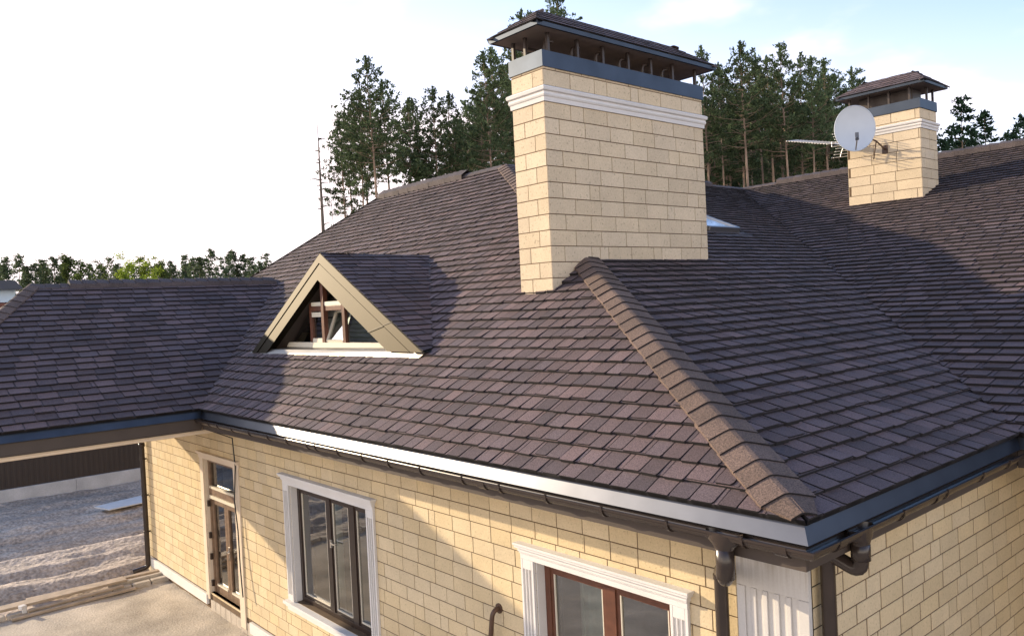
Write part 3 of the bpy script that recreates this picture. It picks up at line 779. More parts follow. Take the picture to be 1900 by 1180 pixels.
# a pale curtain behind each big window
for wnd, xa_, xb_ in ((w1, -8.55, -8.28), (w2, -3.2, -2.75)):
    c = MB(); pts = [(xa_ + (xb_ - xa_) * i / 24, 1.08 + .035 * math.sin(i * 1.35)) for i in range(25)]
    for i in range(24):
        c.quad((pts[i][0], pts[i][1], -3.2), (pts[i + 1][0], pts[i + 1][1], -3.2), (pts[i + 1][0], pts[i + 1][1], -.6), (pts[i][0], pts[i][1], -.6))
    c.build('curtain', M_WHITE, wnd)
# glazed double door with transom
x0, x1, z0, z1 = DOOR
t = MB()
t.box((x0 - .16, YW - .03, -3.60), (x0 - .004, YW - .004, z1)); t.box((x1 + .004, YW - .03, -3.72), (x1 + .22, YW - .004, z1))
for a, b, o_ in ((0, .07, .035), (.07, .10, .06), (.10, .13, .08)):
    t.box((x0 - .18 - o_ * .4, YW - o_, z1 + a + .0005), (x1 + .24 + o_ * .4, YW - .003, z1 + b))
t.box((x0 - .003, YW - .003, z0), (x0 + .012, YW + .2, z1)); t.box((x1 - .012, YW - .003, z0), (x1 + .003, YW + .2, z1)); t.box((x0 + .0125, YW - .003, z1 - .012), (x1 - .0125, YW + .2, z1 + .003))
x0 += .013; x1 -= .013; z1 -= .013
dr = t.build('door', M_CREAM, house, bevel=.004)
y = YW + .06
f = MB()
f.box((x0, y, z0), (x0 + .07, y + .09, z1)); f.box((x1 - .07, y, z0), (x1, y + .09, z1)); f.box((x0 + .07, y, z1 - .06), (x1 - .07, y + .09, z1))
f.box((x0 + .07, y - .015, -1.62), (x1 - .07, y + .09, -1.50)); f.box((x0 - .01, y - .05, z0 - .06), (x1 + .01, y + .09, z0))
f.build('door_frame', M_WOODDOOR, dr, bevel=.004)
f = MB(); f.box((x0 + .07, y - .02, -1.505 + .006), (x1 - .07, y + .03, -1.455)); f.build('transom_bead', M_BEAD, dr)
f = MB(); f.box((x0 + .07, y - .03, -1.685), (x1 - .07, y - .002, -1.625)); f.build('transom_bead', M_BEAD, dr)
g_ = MB(); g_.quad((x0 + .07, y + .04, -1.455), (x1 - .07, y + .04, -1.455), (x1 - .07, y + .04, z1 - .06), (x0 + .07, y + .04, z1 - .06)); g_.build('transom_pane', M_GLASS, dr)
xm = -11.72
for a, b in ((x0 + .075, xm - .003), (xm + .003, x1 - .075)):
    s = MB(); sw = .095
    s.box((a, y + .01, z0), (a + sw, y + .07, -1.69)); s.box((b - sw, y + .01, z0), (b, y + .07, -1.69)); s.box((a + sw, y + .01, z0), (b - sw, y + .07, z0 + .15)); s.box((a + sw, y + .01, -1.79), (b - sw, y + .07, -1.69))
    lf = s.build('door_leaf', M_WOODDOOR, dr, bevel=.004)
    p = MB(); p.quad((a + sw, y + .04, z0 + .15), (b - sw, y + .04, z0 + .15), (b - sw, y + .04, -1.79), (a + sw, y + .04, -1.79)); p.build('door_pane', M_GLASS, dr)
    p = MB(); p.box((a + sw, y - .002, z0 + .152), (b - sw, y + .038, z0 + .185)); p.build('glazing_bead', M_BEAD, dr)
h = MB(); h.tube([(xm + .05, y + .01, -2.56), (xm + .05, y - .05, -2.56), (xm + .19, y - .055, -2.55)], .011, 8); h.obox((xm + .05, y + .006, -2.6), ((.018, 0, 0), (0, .006, 0), (0, 0, .12))); h.build('door_handle', M_CHROME, dr)
for z in (-1.85, -2.45, -2.85, -3.35):
    h = MB(); h.box((x0 - .02, y - .05, z), (x0 + .05, y - .004, z + .11)); h.build('hinge', M_FRAME, dr)
# bent vent pipe on the wall
p = MB(); p.tube(pipe([(-3.93, YW + .02, -1.58), (-3.93, YW - .10, -1.58), (-3.98, YW - .12, -2.0), (-3.99, YW - .12, G)], .026, .08), .026, 12)
p.tube([(-3.93, YW - .014, -1.58), (-3.93, YW - .001, -1.58)], .055, 14)
p.build('vent_pipe', M_PIPE, house)
# loose cable by the door
p = MB(); rnd = random.Random(8)
p.tube([(-10.86, .07, -.19), (-10.87, .5, -.40), (-10.88, .53, -.9), (-10.92, .50, -1.5), (-10.86, .51, -2.0), (-10.80, .49, -2.6), (-10.70, .47, -3.1)], .011, 6)
tag(p.build('cable', M_CABLE), 'thin black cable hanging loose from the eaves beside the glazed door', 'cable')

# ------------------------------------------------------------------ dormer
gy_ = DR0.y
mb = MB()
def onroof(x, y): return Z0 + PF * y
# triangular front frame: outer strip, groove, inner board
def tri(off):
    """gable triangle inset by off (perpendicular)"""
    a, b, c = DR0, DL, DRt
    def line(p, q): d = (q - p).normalized(); n_ = V((-d.z, 0, d.x)); return p, d, n_
    pL, dL, nL = line(a, b); pR, dR, nR = line(a, c)
    if nL.z > 0: nL = -nL
    if nR.z > 0: nR = -nR
    p1, p2 = pL + nL * off, pR + nR * off
    # intersection
    den = dL.x * dR.z - dL.z * dR.x; e = p2 - p1
    s_ = (e.x * dR.z - e.z * dR.x) / den; ap = p1 + dL * s_
    zl, zr_ = b.z, c.z
    l = p1 + dL * ((zl - p1.z) / dL.z); r_ = p2 + dR * ((zr_ - p2.z) / dR.z)
    return ap, l, r_
def strip(o0, o1, y0, y1, side):
    A0, L0, R0_ = tri(o0); A1, L1, R1 = tri(o1)
    P0, P1 = (L0, L1) if side < 0 else (R0_, R1)
    return [V((q.x, y0, q.z)) for q in (A0, P0, P1, A1)], V((0, y1 - y0, 0))
for s_ in (-1, 1):
    p_, e_ = strip(-.02, .115, gy_ - .05, gy_ + .10, s_); mb.prism(p_, e_)
    p_, e_ = strip(.130, .36, gy_ - .038, gy_ + .10, s_); mb.prism(p_, e_)
lean = lambda m_: setattr(m_, 'v', [(a, b + GK * (c - 1.04), c) for a, b, c in m_.v])
lean(mb)
dm = mb.build('dormer', M_METAL_TRIM, house)
mb = MB()
for s_ in (-1, 1):
    p_, e_ = strip(.1155, .1295, gy_ - .01, gy_ + .05, s_); mb.prism(p_, e_)
# recess lining (soffit under the slopes)
A_, L_, R_ = tri(.361)
yb = gy_ + .40
mb.quad((A_.x, gy_ + .10, A_.z), (L_.x, gy_ + .10, L_.z), (L_.x, yb, L_.z), (A_.x, yb, A_.z)); mb.quad((A_.x, gy_ + .10, A_.z), (A_.x, yb, A_.z), (R_.x, yb, R_.z), (R_.x, gy_ + .10, R_.z))
lean(mb); mb.build('recess_lining', M_SOFFIT, dm)
# joint seam across the right board
A0, L0, R0_ = tri(-.02); A1, L1, R1 = tri(.36)
k = .74; q0 = A0 + (R0_ - A0) * k; q1 = A1 + (R1 - A1) * (k + .02)
mb = MB(); mb.beam((q0.x, gy_ - .053, q0.z), (q1.x, gy_ - .053, q1.z),   .004, .008, (0, 1, 0)); lean(mb); mb.build('trim_seam', M_SOFFIT, dm)
# apron flashing in front, floor of the recess
ap0, ap1 = V((-11.80, 1.235, .955)), V((-6.28, 1.275, .975))
mb = MB()
mb.add([ap0 + V((0, 0, .012)), ap1 + V((0, 0, .012)), (-6.1, gy_ + .02, 1.095), (-11.62, gy_ + .02, 1.055), ap0 + V((0, 0, -.03)), ap1 + V((0, 0, -.03))], [(0, 1, 2, 3), (4, 5, 1, 0)])
mb.quad((-11.62, gy_ + .02, 1.055), (-6.1, gy_ + .02, 1.095), (-6.4, yb + .05, 1.12), (-11.4, yb + .05, 1.08))
mb.build('apron_flashing', M_APRON, dm)
# window in the recess
def lim(x, off=.0):
    """height of the recess lining above x"""
    return A_.z + (x - A_.x) * ((L_.z - A_.z) / (L_.x - A_.x) if x < A_.x else (R_.z - A_.z) / (R_.x - A_.x)) - off
yw = yb - .04
mb = MB()
mb.box((-11.0, yw - .06, 1.085), (-7.2, yw + .02, 1.17))
mb.build('dormer_sill', M_BEAD, dm)
f = MB()
for x, hw in ((-9.52, .045), (-9.98, .045), (-8.86, .045)):
    f.box((x - hw, yw - .05 if x == -9.52 else yw - .03, 1.17), (x + hw, yw + .03, lim(x) - .01))
f.box((-9.935, yw - .031, 1.70), (-9.565, yw + .03, 1.78)); f.box((-9.475, yw - .031, 1.70), (-8.905, yw + .03, 1.78))
f.build('window_frame', M_REDWOOD, dm, bevel=.003)
for bx in (((-9.93, yw - .034, 1.785), (-9.57, yw - .01, 1.85)), ((-9.47, yw - .034, 1.785), (-8.91, yw - .01, 1.85)), ((-9.93, yw - .034, 1.60), (-9.57, yw - .01, 1.68)), ((-9.93, yw - .034, 1.172), (-9.57, yw - .01, 1.24))):
    f = MB(); f.box(*bx); f.build('glazing_bead', M_BEAD, dm)
g_ = MB(); g_.add([(-11.35, yw + .01, 1.17), (-10.03, yw + .01, 1.17), (-10.03, yw + .01, lim(-10.03) - .05), (-11.35, yw + .01, lim(-11.35))], [(0, 1, 2, 3)])
g_.build('dormer_pane', M_GLASS, dm)
g_ = MB(); g_.add([(-8.81, yw + .01, 1.17), (-7.0, yw + .01, 1.17), (-7.0, yw + .01, lim(-7.0)), (-8.81, yw + .01, lim(-8.81) - .05)], [(0, 1, 2, 3)]); g_.build('dormer_pane', M_GLASS, dm)
g_ = MB(); g_.quad((-9.93, yw + .01, 1.24), (-9.57, yw + .01, 1.24), (-9.57, yw + .01, 1.60), (-9.93, yw + .01, 1.60)); g_.build('dormer_pane', M_GLASS, dm)
# tilted open sash, right of the centre post
f = MB(); tl = V((0, .20, .5)); o_ = V((-9.46, yw - .005, 1.19)); wv = V((.54, 0, 0))
for a, b in ((o_, o_ + tl), (o_ + wv, o_ + wv + tl), (o_, o_ + wv), (o_ + tl, o_ + wv + tl)): f.beam(a, b, .05, .05, (0, 1, .3))
sh = f.build('open_sash', M_BEAD, dm)
g_ = MB(); g_.quad(o_, o_ + wv, o_ + wv + tl, o_ + tl); g_.build('dormer_pane', M_GLASS, dm)
b_ = MB(); b_.add([(-11.4, yw + .5, 1.1), (-6.4, yw + .5, 1.1), (A_.x, yw + .5, 2.6)], [(0, 1, 2)]); b_.build('attic_wall', M_ROOM, dm)
# dormer roof
rd = (DR1 - DR0)
for side, foot in ((1, DRt), (-1, DL)):
    dn = (foot - DR0); dn = V((dn.x, 0, dn.z))
    # where the slope meets the main roof: from DR1 down to the foot
    ft = V((foot.x - side * .02, gy_ + .03, foot.z - .01))
    front_top = DR0 + V((0, -.045 + GK * 1.6, .015)); front_bot = foot + V((side * .02, -.045, .0))
    if side > 0:
        back_bot = V((-6.20, 1.46, 1.065))
    else:
        back_bot = V((-11.62, 1.42, 1.03))
    up = front_top - front_bot
    # plane from three points
    nn = (front_bot - front_top).cross(DR1 + V((0, 0, .015)) - front_top).normalized()
    if nn.z < 0: nn = -nn
    hv = nn.cross(V((0, 0, 1))).normalized(); pv = nn.cross(hv)
    if pv.z < 0: pv = -pv
    prj = lambda p: p - nn * (p - front_top).dot(nn)
    shingle_roof('roof_slope', prj(front_bot), hv, pv, [[prj(q) for q in (front_top, front_bot, back_bot, DR1 + V((0, .05, .01)))]], 31 + side, expo=.165, wd=(.26, .34), slot=.2, parent=dm, thick=1.2)
rdn = (DRt - DR0); ldn = (DL - DR0)
DR0 = DR0 + V((0, GK * 1.6, 0))
cap_row('ridge_cap', DR0 + (DR1 - DR0) * .22 + V((0, 0, .03)), DR1 + V((0, 0, .0)), (rdn.x, 0, rdn.z), (ldn.x, 0, ldn.z), dm, seed=33, wl=.13, wr=.13, expo=.26, lift=-.042, mats=[M_RIDGE, M_EDGE])
mb = MB(); mb.add([DR0 + V((-.06, -.05, .0)), DR0 + V((.10, -.05, -.01)), DR0 + (DR1 - DR0) * .3 + V((.06, 0, .075)), DR0 + (DR1 - DR0) * .3 + V((-.06, 0, .075))], [(0, 1, 2, 3)]); mb.build('ridge_end_flashing', M_METAL_TRIM, dm)
mb = MB(); mb.beam((-6.17, 1.42, 1.10), DR1 + V((.0, 0, .03)), .03, .03); mb.build('valley_trim', M_SOFFIT, dm)

# ------------------------------------------------------------------ chimneys
def rect_ring(mb, x0, x1, y0, y1, prof, m=0):
    """profile [(out, z)] run round a rectangle with mitred corners"""
    n = len(prof); vs = []
    for cx, cy, sx, sy in ((x0, y0, -1, -1), (x1, y0, 1, -1), (x1, y1, 1, 1), (x0, y1, -1, 1)):
        for o_, z in prof: vs.append((cx + sx * o_, cy + sy * o_, z))
    fs = []
    for c in range(4):
        d = (c + 1) % 4
        for i in range(n):
            j = (i + 1) % n
            fs.append((c * n + i, d * n + i, d * n + j, c * n + j))
    mb.add(vs, fs, m)
def chimney(x0, x1, y0, y1, zb, zt, ch, wx, wy, ztop, mz, ftop, cap, posts, pipes, seed, post_r=.02):
    mb = MB()
    mb.box((x0 + .006, y0 + .006, zb), (x1 - .006, y1 - .006, zt + .1), 1)
    for k, (O, u, n, a0, a1, wd_) in enumerate((((0, y0 + .006, 0), (1, 0, 0), (0, -1, 0), x0, x1, wx), ((x1 - .006, 0, 0), (0, 1, 0), (1, 0, 0), y0, y1, wy), ((0, y1 - .006, 0), (1, 0, 0), (0, 1, 0), x0, x1, wx), ((x0 + .006, 0, 0), (0, 1, 0), (-1, 0, 0), y0, y1, wy))):
        masonry(mb, O, u, n, a0, a1, zb, zt, ch, wd_, ztop, seed + k, odd=.12 if k in (1, 3) else 0, start=(x1 - x0) * .36 if k in (0, 2) else None, spread=.05, gap=.009, proud=.007)
    c = mb.build('chimney', [M_CBLOCK, M_JOINT], house)
    m0, m1 = mz
    mh = m1 - m0; mb = MB()
    rect_ring(mb, x0, x1, y0, y1, [(-.01, m0), (.018, m0), (.022, m0 + mh * .28), (.032, m0 + mh * .32), (.040, m0 + mh * .42), (.036, m0 + mh * .54), (.030, m0 + mh * .60), (.055, m0 + mh * .68), (.062, m0 + mh * .86), (.050, m0 + mh * .93), (.008, m1 + .006), (-.01, m1)])
    mb.build('cornice', M_WHITE, c)
    mb = MB()
    rect_ring(mb, x0, x1, y0, y1, [(.012, zt - .004), (.020, zt - .012), (.018, ftop), (-.02, ftop + .002), (-.05, zt + .05)])
    mb.quad((x0, y0, zt + .06), (x1, y0, zt + .06), (x1, y1, zt + .06), (x0, y1, zt + .06))
    mb.build('crown_flashing', M_CROWN, c)
    cx0, cx1, cy0, cy1, ce, fh, (r0, r1), ov_axis = cap
    # soffit board, fascia, roof
    mb = MB(); mb.box((cx0 + .03, cy0 + .03, ce + .004), (cx1 - .03, cy1 - .03, ce + .02)); mb.build('cap_soffit', M_CAPSOF, c)
    mb = MB(); rect_ring(mb, cx0 + .035, cx1 - .035, cy0 + .035, cy1 - .035, [(0, ce), (.035, ce), (.04, ce + fh), (0, ce + fh)]); mb.build('cap_fascia', M_CROWN, c)
    zr2 = r0[2]
    e0 = ce + fh + .002
    corners = [V((cx0 - .01, cy0 - .01, e0)), V((cx1 + .01, cy0 - .01, e0)), V((cx1 + .01, cy1 + .01, e0)), V((cx0 - .01, cy1 + .01, e0))]
    ra, rb = V(r0), V(r1)
    if ov_axis == 'y':   # ridge along y: ra front, rb back
        faces = [([corners[1], corners[2], rb, ra]), ([corners[3], corners[0], ra, rb]), ([corners[0], corners[1], ra]), ([corners[2], corners[3], rb])]
        hips = [(corners[0], ra), (corners[1], ra), (corners[2], rb), (corners[3], rb)]
    else:                # ridge along x: ra left, rb right
        faces = [([corners[0], corners[1], rb, ra]), ([corners[2], corners[3], ra, rb]), ([corners[3], corners[0], ra]), ([corners[1], corners[2], rb])]
        hips = [(corners[0], ra), (corners[1], rb), (corners[2], rb), (corners[3], ra)]
    for i, fc in enumerate(faces):
        a, b = fc[0], fc[1]; u = (b - a).normalized(); mid = fc[2]; pv = (mid - a) - u * (mid - a).dot(u)
        shingle_roof('cap_roof', a, u, pv, [fc], seed + 40 + i, expo=.145, wd=(.22, .34), slot=.3, parent=c, thick=.9, chamfer=.015)
    mb = MB()
    allf = [V(r0), V(r1)]
    ctr = (V(r0) + V(r1)) / 2
    for i, (p, q) in enumerate(hips):
        others = [f for f in faces if any((x - p).length < 1e-6 for x in f)]
        ds = []
        for f in others:
            a, b = f[0], f[1]; u = (b - a).normalized(); pv = (f[2] - a) - u * (f[2] - a).dot(u); ds.append(-pv.normalized() + (u if (p - a).length > 1e-6 else -u) * .0)
        # directions away from the hip inside each face
        hd_ = (q - p).normalized(); tt = []
        for f in others:
            cen = sum(f, V((0, 0, 0))) / len(f); d_ = cen - p; d_ -= hd_ * d_.dot(hd_); tt.append(d_.normalized())
        cap_row('hip_cap', p, q, tt[0], tt[1], c, wl=.09, wr=.09, expo=.16, seed=seed + 60 + i, lift=-.046, mats=[M_RIDGE, M_EDGE])
    u = (V(r1) - V(r0)).normalized()
    dd = [V((1, 0, -.6)), V((-1, 0, -.6))] if ov_axis == 'y' else [V((0, -1, -.6)), V((0, 1, -.6))]
    cap_row('ridge_cap', r0, r1, dd[0], dd[1], c, wl=.10, wr=.10, expo=.2, seed=seed + 70, lift=-.042, mats=[M_RIDGE, M_EDGE])
    if ov_axis == 'x':
        mb = MB(); mb.box((x0 + .22, y0 + .2, zt + .05), (x1 - .22, y1 - .2, ce + .003)); mb.build('flue_housing', M_POST, c)
    for (x, y) in posts:
        p = MB(); p.box((x - post_r, y - post_r, zt + .03), (x + post_r, y + post_r, ce + .005)); p.build('cap_post', M_POST, c)
    for (x, y, h_) in pipes:
        p = MB(); p.tube(pipe([(x, y, zt + .03), (x, y, ftop + h_), (x + .0, y + .14, ftop + h_ + .02)], .024, .07), .024, 10); p.build('flue_pipe', M_POST, c)
    return c
BC = dict(x0=-5.480, x1=-4.852, y0=2.488, y1=5.937)
yv = [2.615, 3.166, 3.673, 4.21, 4.72, 5.233, 5.80]
posts = [(-4.87, y) for y in yv] + [(-5.46, y) for y in (2.54, 3.6, 4.7, 5.8)] + [(-5.2, 2.52)]
c1 = chimney(**BC, zb=1.35, zt=4.743, ch=.2095, wx=.41, wy=.50, ztop=4.702, mz=(4.282, 4.486), ftop=4.944,
        cap=(-5.65, -4.69, 2.27, 6.12, 5.19, .055, ((-5.17, 2.75, 5.585), (-5.17, 5.68, 5.585)), 'y'),
        posts=posts, pipes=[(-4.93, y, .15) for y in (2.62, 3.12, 3.60, 4.09, 4.60, 5.06)], seed=100)
b = MB()
for y in (3.05, 4.1, 5.1): b.beam((-4.88, y + .35, 4.95), (-5.45, y - .25, 5.17), .03, .03)
b.build('cap_brace', M_POST, c1)
c2 = chimney(x0=-5.946, x1=-4.351, y0=12.938, y1=13.778, zb=3.0, zt=5.382, ch=.2095, wx=.52, wy=.46, ztop=5.37, mz=(4.95, 5.125), ftop=5.572,
        cap=(-6.08, -4.175, 12.76, 13.99, 5.85, .05, ((-5.71, 13.38, 6.24), (-4.59, 13.38, 6.24)), 'x'),
        posts=[(x, 12.96) for x in (-5.86, -5.43, -4.99, -4.56)] + [(x, 13.75) for x in (-5.86, -5.1, -4.4)] + [(-4.37, 13.36)], pipes=[], seed=200)

# ------------------------------------------------------------------ skylight
def RP(y, x, h): n = V((PR, 0, 1)).normalized(); return V(rr(x, y)) + n * h
mb = MB()
sy0, sy1, sx0, sx1 = 8.2, 9.22, -7.35, -6.45
for a, b in (((sy0, sx0), (sy1, sx0)), ((sy1, sx0), (sy1, sx1)), ((sy1, sx1), (sy0, sx1)), ((sy0, sx1), (sy0, sx0))):
    mb.beam(RP(a[0], a[1], .06), RP(b[0], b[1], .06), .08, .12, (PR, 0, 1))
skf = mb.build('skylight', M_STEEL, house)
mb = MB(); mb.quad(*[RP(y_, x_, .095) for y_, x_ in ((sy0, sx1), (sy1, sx1), (sy1, sx0), (sy0, sx0))]); 
M_SKY = mat('bright_skylight_glass', (.55, .62, .72), rough=.08, metal=1)
mb.build('skylight_pane', M_SKY, skf)
mb = MB(); mb.beam(RP(sy0 - .1, sx1 + .16, .025), RP(sy1 + .12, sx1 + .16, .025), .26, .02, (PR, 0, 1)); mb.build('skylight_flashing', M_SOFFIT, skf)

# ------------------------------------------------------------------ satellite dish
dc = V((-5.27, 11.92, 5.0)); aim = V((.50, -.86, .12)).normalized()
sxv = aim.cross(V((0, 0, 1))).normalized(); syv = sxv.cross(aim).normalized()
root = empty('satellite_dish', dc); tag(root, 'white round satellite dish bracketed to the front of the smaller chimney', 'satellite dish')
mb = MB(); rings = []; RW, RH = .395, .49
for k in range(9):
    r_ = k / 8
    rings.append([dc + sxv * (RW * r_ * math.cos(a)) + syv * (RH * r_ * math.sin(a)) + aim * (.085 * (r_ * r_ - 1)) for a in [2 * math.pi * i / 48 for i in range(48)]])
vs = [rings[0][0]] + [p for r_ in rings[1:] for p in r_]
fs = [(0, 1 + i, 1 + (i + 1) % 48) for i in range(48)]
for k in range(7):
    for i in range(48):
        a, b = 1 + k * 48 + i, 1 + k * 48 + (i + 1) % 48
        fs.append((a, a + 48, b + 48, b))
mb.add(vs, fs, 0, True)
mb.add([p - aim * .012 for p in vs], [f[::-1] for f in fs], 0, True)
rim = [dc + sxv * (RW * math.cos(a)) + syv * (RH * math.sin(a)) for a in [2 * math.pi * i / 48 for i in range(49)]]
mb.tube(rim, .010, 6)
mb.build('reflector', M_DISH, root)
mb = MB(); arm0 = dc - syv * .46 - aim * .03; arm1 = dc - syv * .36 + aim * .42
mb.tube([arm0, arm1], .014, 8); mb.build('feed_arm', M_STEEL, root)
mb = MB(); hv_ = (dc - arm1).normalized()
mb.tube([arm1 - hv_ * .05 + syv * .03, arm1 + hv_ * .06 + syv * .03], [.035, .03], 12); mb.obox(arm1 - hv_ * .0 + syv * .06, (sxv * .035, syv * .075, aim * .03)); mb.build('receiver', M_PLASTIC, root)
mb = MB(); bk = dc - aim * .12
mb.obox(bk, (sxv * .08, syv * .09, aim * .03)); mb.tube(pipe([bk - aim * .02, bk - aim * .16, V((-5.0, 12.3, 4.72)), V((-5.10, 12.92, 4.62))], .018, .06), .018, 8)
mb.obox((-5.10, 12.925, 4.62), ((.06, 0, 0), (0, .006, 0), (0, 0, .09)))
mb.tube([V((-5.0, 12.3, 4.72)), V((-5.35, 12.92, 4.45))], .012, 6)
mb.build('wall_bracket', M_PIPE, root)
mb = MB()
# ------------------------------------------------------------------ TV antenna (long Yagi with a grid reflector)
A0 = V((-7.10, 12.62, 5.135)); A1 = V((-5.72, 12.62, 4.80)); bd_ = (A1 - A0).normalized()
root = empty('tv_antenna', A1); tag(root, 'thin aluminium rooftop aerial with many short rods, pointing left from the smaller chimney', 'antenna')
mb = MB(); mb.tube([A0, A1], .014, 8); mb.tube([A1, (-5.70, 12.93, 4.78)], .016, 8); mb.build('boom', M_ALU, root)
rodv = V((.25, .95, .12)).normalized()
for i in range(15):
    p = A0 + (A1 - A0) * (i / 19 + .005); hl_ = .19 + .004 * i
    m_ = MB(); m_.tube([p - rodv * hl_ + V((0, 0, .012)), p + rodv * hl_ + V((0, 0, .012))], .010, 6); m_.build('rod', M_ALU, root)
p = A0 + (A1 - A0) * .78; m_ = MB(); lv = V((0, 0, 1))
for z in (-.05, .05): m_.tube([p - rodv * .16 + lv * z, p + rodv * .16 + lv * z], .010, 6)
m_.tube([p - rodv * .16 - lv * .05, p - rodv * .16 + lv * .05], .010, 6); m_.tube([p + rodv * .16 - lv * .05, p + rodv * .16 + lv * .05], .010, 6); m_.build('dipole', M_ALU, root)
p = A0 + (A1 - A0) * .90
for sgn in (-1, 1):
    m_ = MB()
    tipv = V((-.10, 0, sgn * .26)); m_.tube([p, p + tipv * .5, p + tipv], .010, 6)
    for k in range(4):
        q = p + tipv * (.28 + .24 * k); m_.tube([q - rodv * .22, q + rodv * .22], .008, 6)
    m_.build('reflector_grid', M_ALU, root)
# ------------------------------------------------------------------ yard: kerb, planks, sheet, fence
rnd = random.Random(12)
yk = .62
kb0 = None
kdirs = []
for i in range(13):
    L = .36 if i % 5 else .22
    if kb0 is None:
        m_ = MB(); m_.box((-.07, -.17, -.02), (.07, .17, .13)); kb0 = m_.build('kerb_block', M_KERB, bevel=.012); o = kb0
    else:
        o = kb0.copy(); sc.collection.objects.link(o)
    y = .42 - i * .37
    o.location = (-15.02 + rnd.uniform(-.012, .012), y, G); o.rotation_euler = (0, 0, rnd.uniform(-.03, .03))
    if i == 0: l = 'concrete kerb block at the end of the row, touching the white house plinth'
    else: l = 'grey concrete kerb block in the row that edges the sand yard'
    tag(o, l, 'kerb block', 'kerb blocks edging the sand yard')
m_ = MB(); m_.beam((-15.28, -2.45, -3.66), (-15.30, -.18, -3.66), .30, .05); o = m_.build('plank', M_PLANK, bevel=.008); tag(o, 'wide pale plank lying on the kerb blocks at the edge of the sand yard', 'plank')
m_ = MB(); m_.beam((-14.83, -2.3, -3.765), (-14.86, -.1, -3.765), .10, .05); o = m_.build('plank', M_PLANK, bevel=.008); tag(o, 'narrow brown plank on the sand in front of the kerb, nearest the yard', 'plank')
m_ = MB(); m_.beam((-14.95, -2.0, -3.72), (-14.97, -.3, -3.70), .07, .04, (.3, 0, 1)); o = m_.build('plank', M_PLANK, bevel=.006); tag(o, 'thin batten lying between the wide plank and the narrow plank', 'plank')
m_ = MB(); m_.beam((-15.75, -1.9, -3.74), (-15.45, .55, -3.70), .14, .045); o = m_.build('plank', M_PLANK, bevel=.008); tag(o, 'long plank half sunk in the soil behind the kerb, ending at the house corner', 'plank')
m_ = MB(); m_.obox((-15.25, .1, -3.79), ((.06, 0, 0), (0, .62, 0), (0, 0, .10))); o = m_.build('low_step', M_KERB, bevel=.02); tag(o, 'low concrete step running from the house corner beside the kerb blocks', 'step')
m_ = MB(); m_.obox((-15.02, -2.08, -3.64), ((.06, .02, 0), (-.02, .05, 0), (0, 0, .035))); m_.obox((-14.99, -2.06, -3.70), ((.035, 0, 0), (0, .04, 0), (0, 0, .05)))
o = m_.build('rubble', M_WHITE, bevel=.01); tag(o, 'small white lump of rubble on the near end of the wide plank', 'rubble')
m_ = MB()
m_.add([(-23.3, 1.15, -3.70), (-22.45, 1.35, -3.69), (-22.75, 3.3, -3.70), (-23.75, 2.7, -3.71), (-23.3, 1.15, -3.73), (-22.45, 1.35, -3.72), (-22.75, 3.3, -3.73), (-23.75, 2.7, -3.74)], [(0, 1, 2, 3), (7, 6, 5, 4), (0, 4, 5, 1), (1, 5, 6, 2), (2, 6, 7, 3), (3, 7, 4, 0)])
o = m_.build('board_sheet', M_SHEET); tag(o, 'pale flat board lying on the ploughed soil near the fence', 'board')
fc = empty('fence', (-27, 0, G)); tag(fc, 'tall dark brown profiled metal fence on a grey concrete base behind the porch', 'fence')
m_ = MB()
pts = []
y = -16.0
while y < 14:
    for dy, dx in ((0, 0), (.07, 0), (.085, .008), (.145, .008)):
        pts.append((y + dy, -27.02 + dx))
    y += .16
for i in range(len(pts) - 1):
    m_.quad((pts[i][1], pts[i][0], -3.42), (pts[i + 1][1], pts[i + 1][0], -3.42), (pts[i + 1][1], pts[i + 1][0], -1.6), (pts[i][1], pts[i][0], -1.6))
m_.build('fence_sheet', M_FENCE, fc)
m_ = MB()
for i in range(12):
    m_.box((-27.15, -16 + i * 2.5, G - .4), (-26.93, -16 + i * 2.5 + 2.49, -3.42 + .006 * (i % 3)))
m_.build('fence_base', M_CONC, fc)
m_ = MB()
for i in range(3): m_.box((-27.13, -16, -3.2 + i * .7), (-27.05, 14, -3.15 + i * .7))
m_.build('fence_rail', M_FENCE, fc)
# ------------------------------------------------------------------ neighbours
M_NROOF = mat('dark_roofing', (.05, .05, .055), rough=.6, noise_amt=.15, noise_scale=1)
M_NWALL = mat('pale_blue_render', (.42, .52, .62), rough=.8, noise_amt=.05, noise_scale=1)
M_NBRICK = mat('red_brown_cladding', (.13, .05, .035), rough=.8, noise_amt=.2, noise_scale=1)
nb = empty('neighbour_house', (-55, 0, G)); tag(nb, 'distant house with dark roof, pale blue upper wall and red-brown lower wall', 'house')
m_ = MB(); m_.box((-62, -9, 3.2), (-54, 4.55, 3.95)); m_.build('wall', M_NWALL, nb)
m_ = MB(); m_.box((-62, -9, G), (-54.02, 4.6, 3.17)); m_.build('lower_wall', M_NBRICK, nb)
m_ = MB(); m_.prism([(-63, 4.9, 3.96), (-53.4, 4.9, 3.96), (-53.6, 4.5, 4.5), (-62.5, 4.5, 4.5)], (0, -14.2, 0)); m_.build('roof', M_NROOF, nb)
n2_ = empty('neighbour_house', (-88, 30, G)); tag(n2_, 'small far house whose dark hip roof just shows above the porch ridge', 'house')
hx, hy = -88, 30
m_ = MB(); m_.box((hx - 4, hy - 4, G), (hx + 4, hy + 4, 3.0)); m_.build('wall', M_NBRICK, n2_)
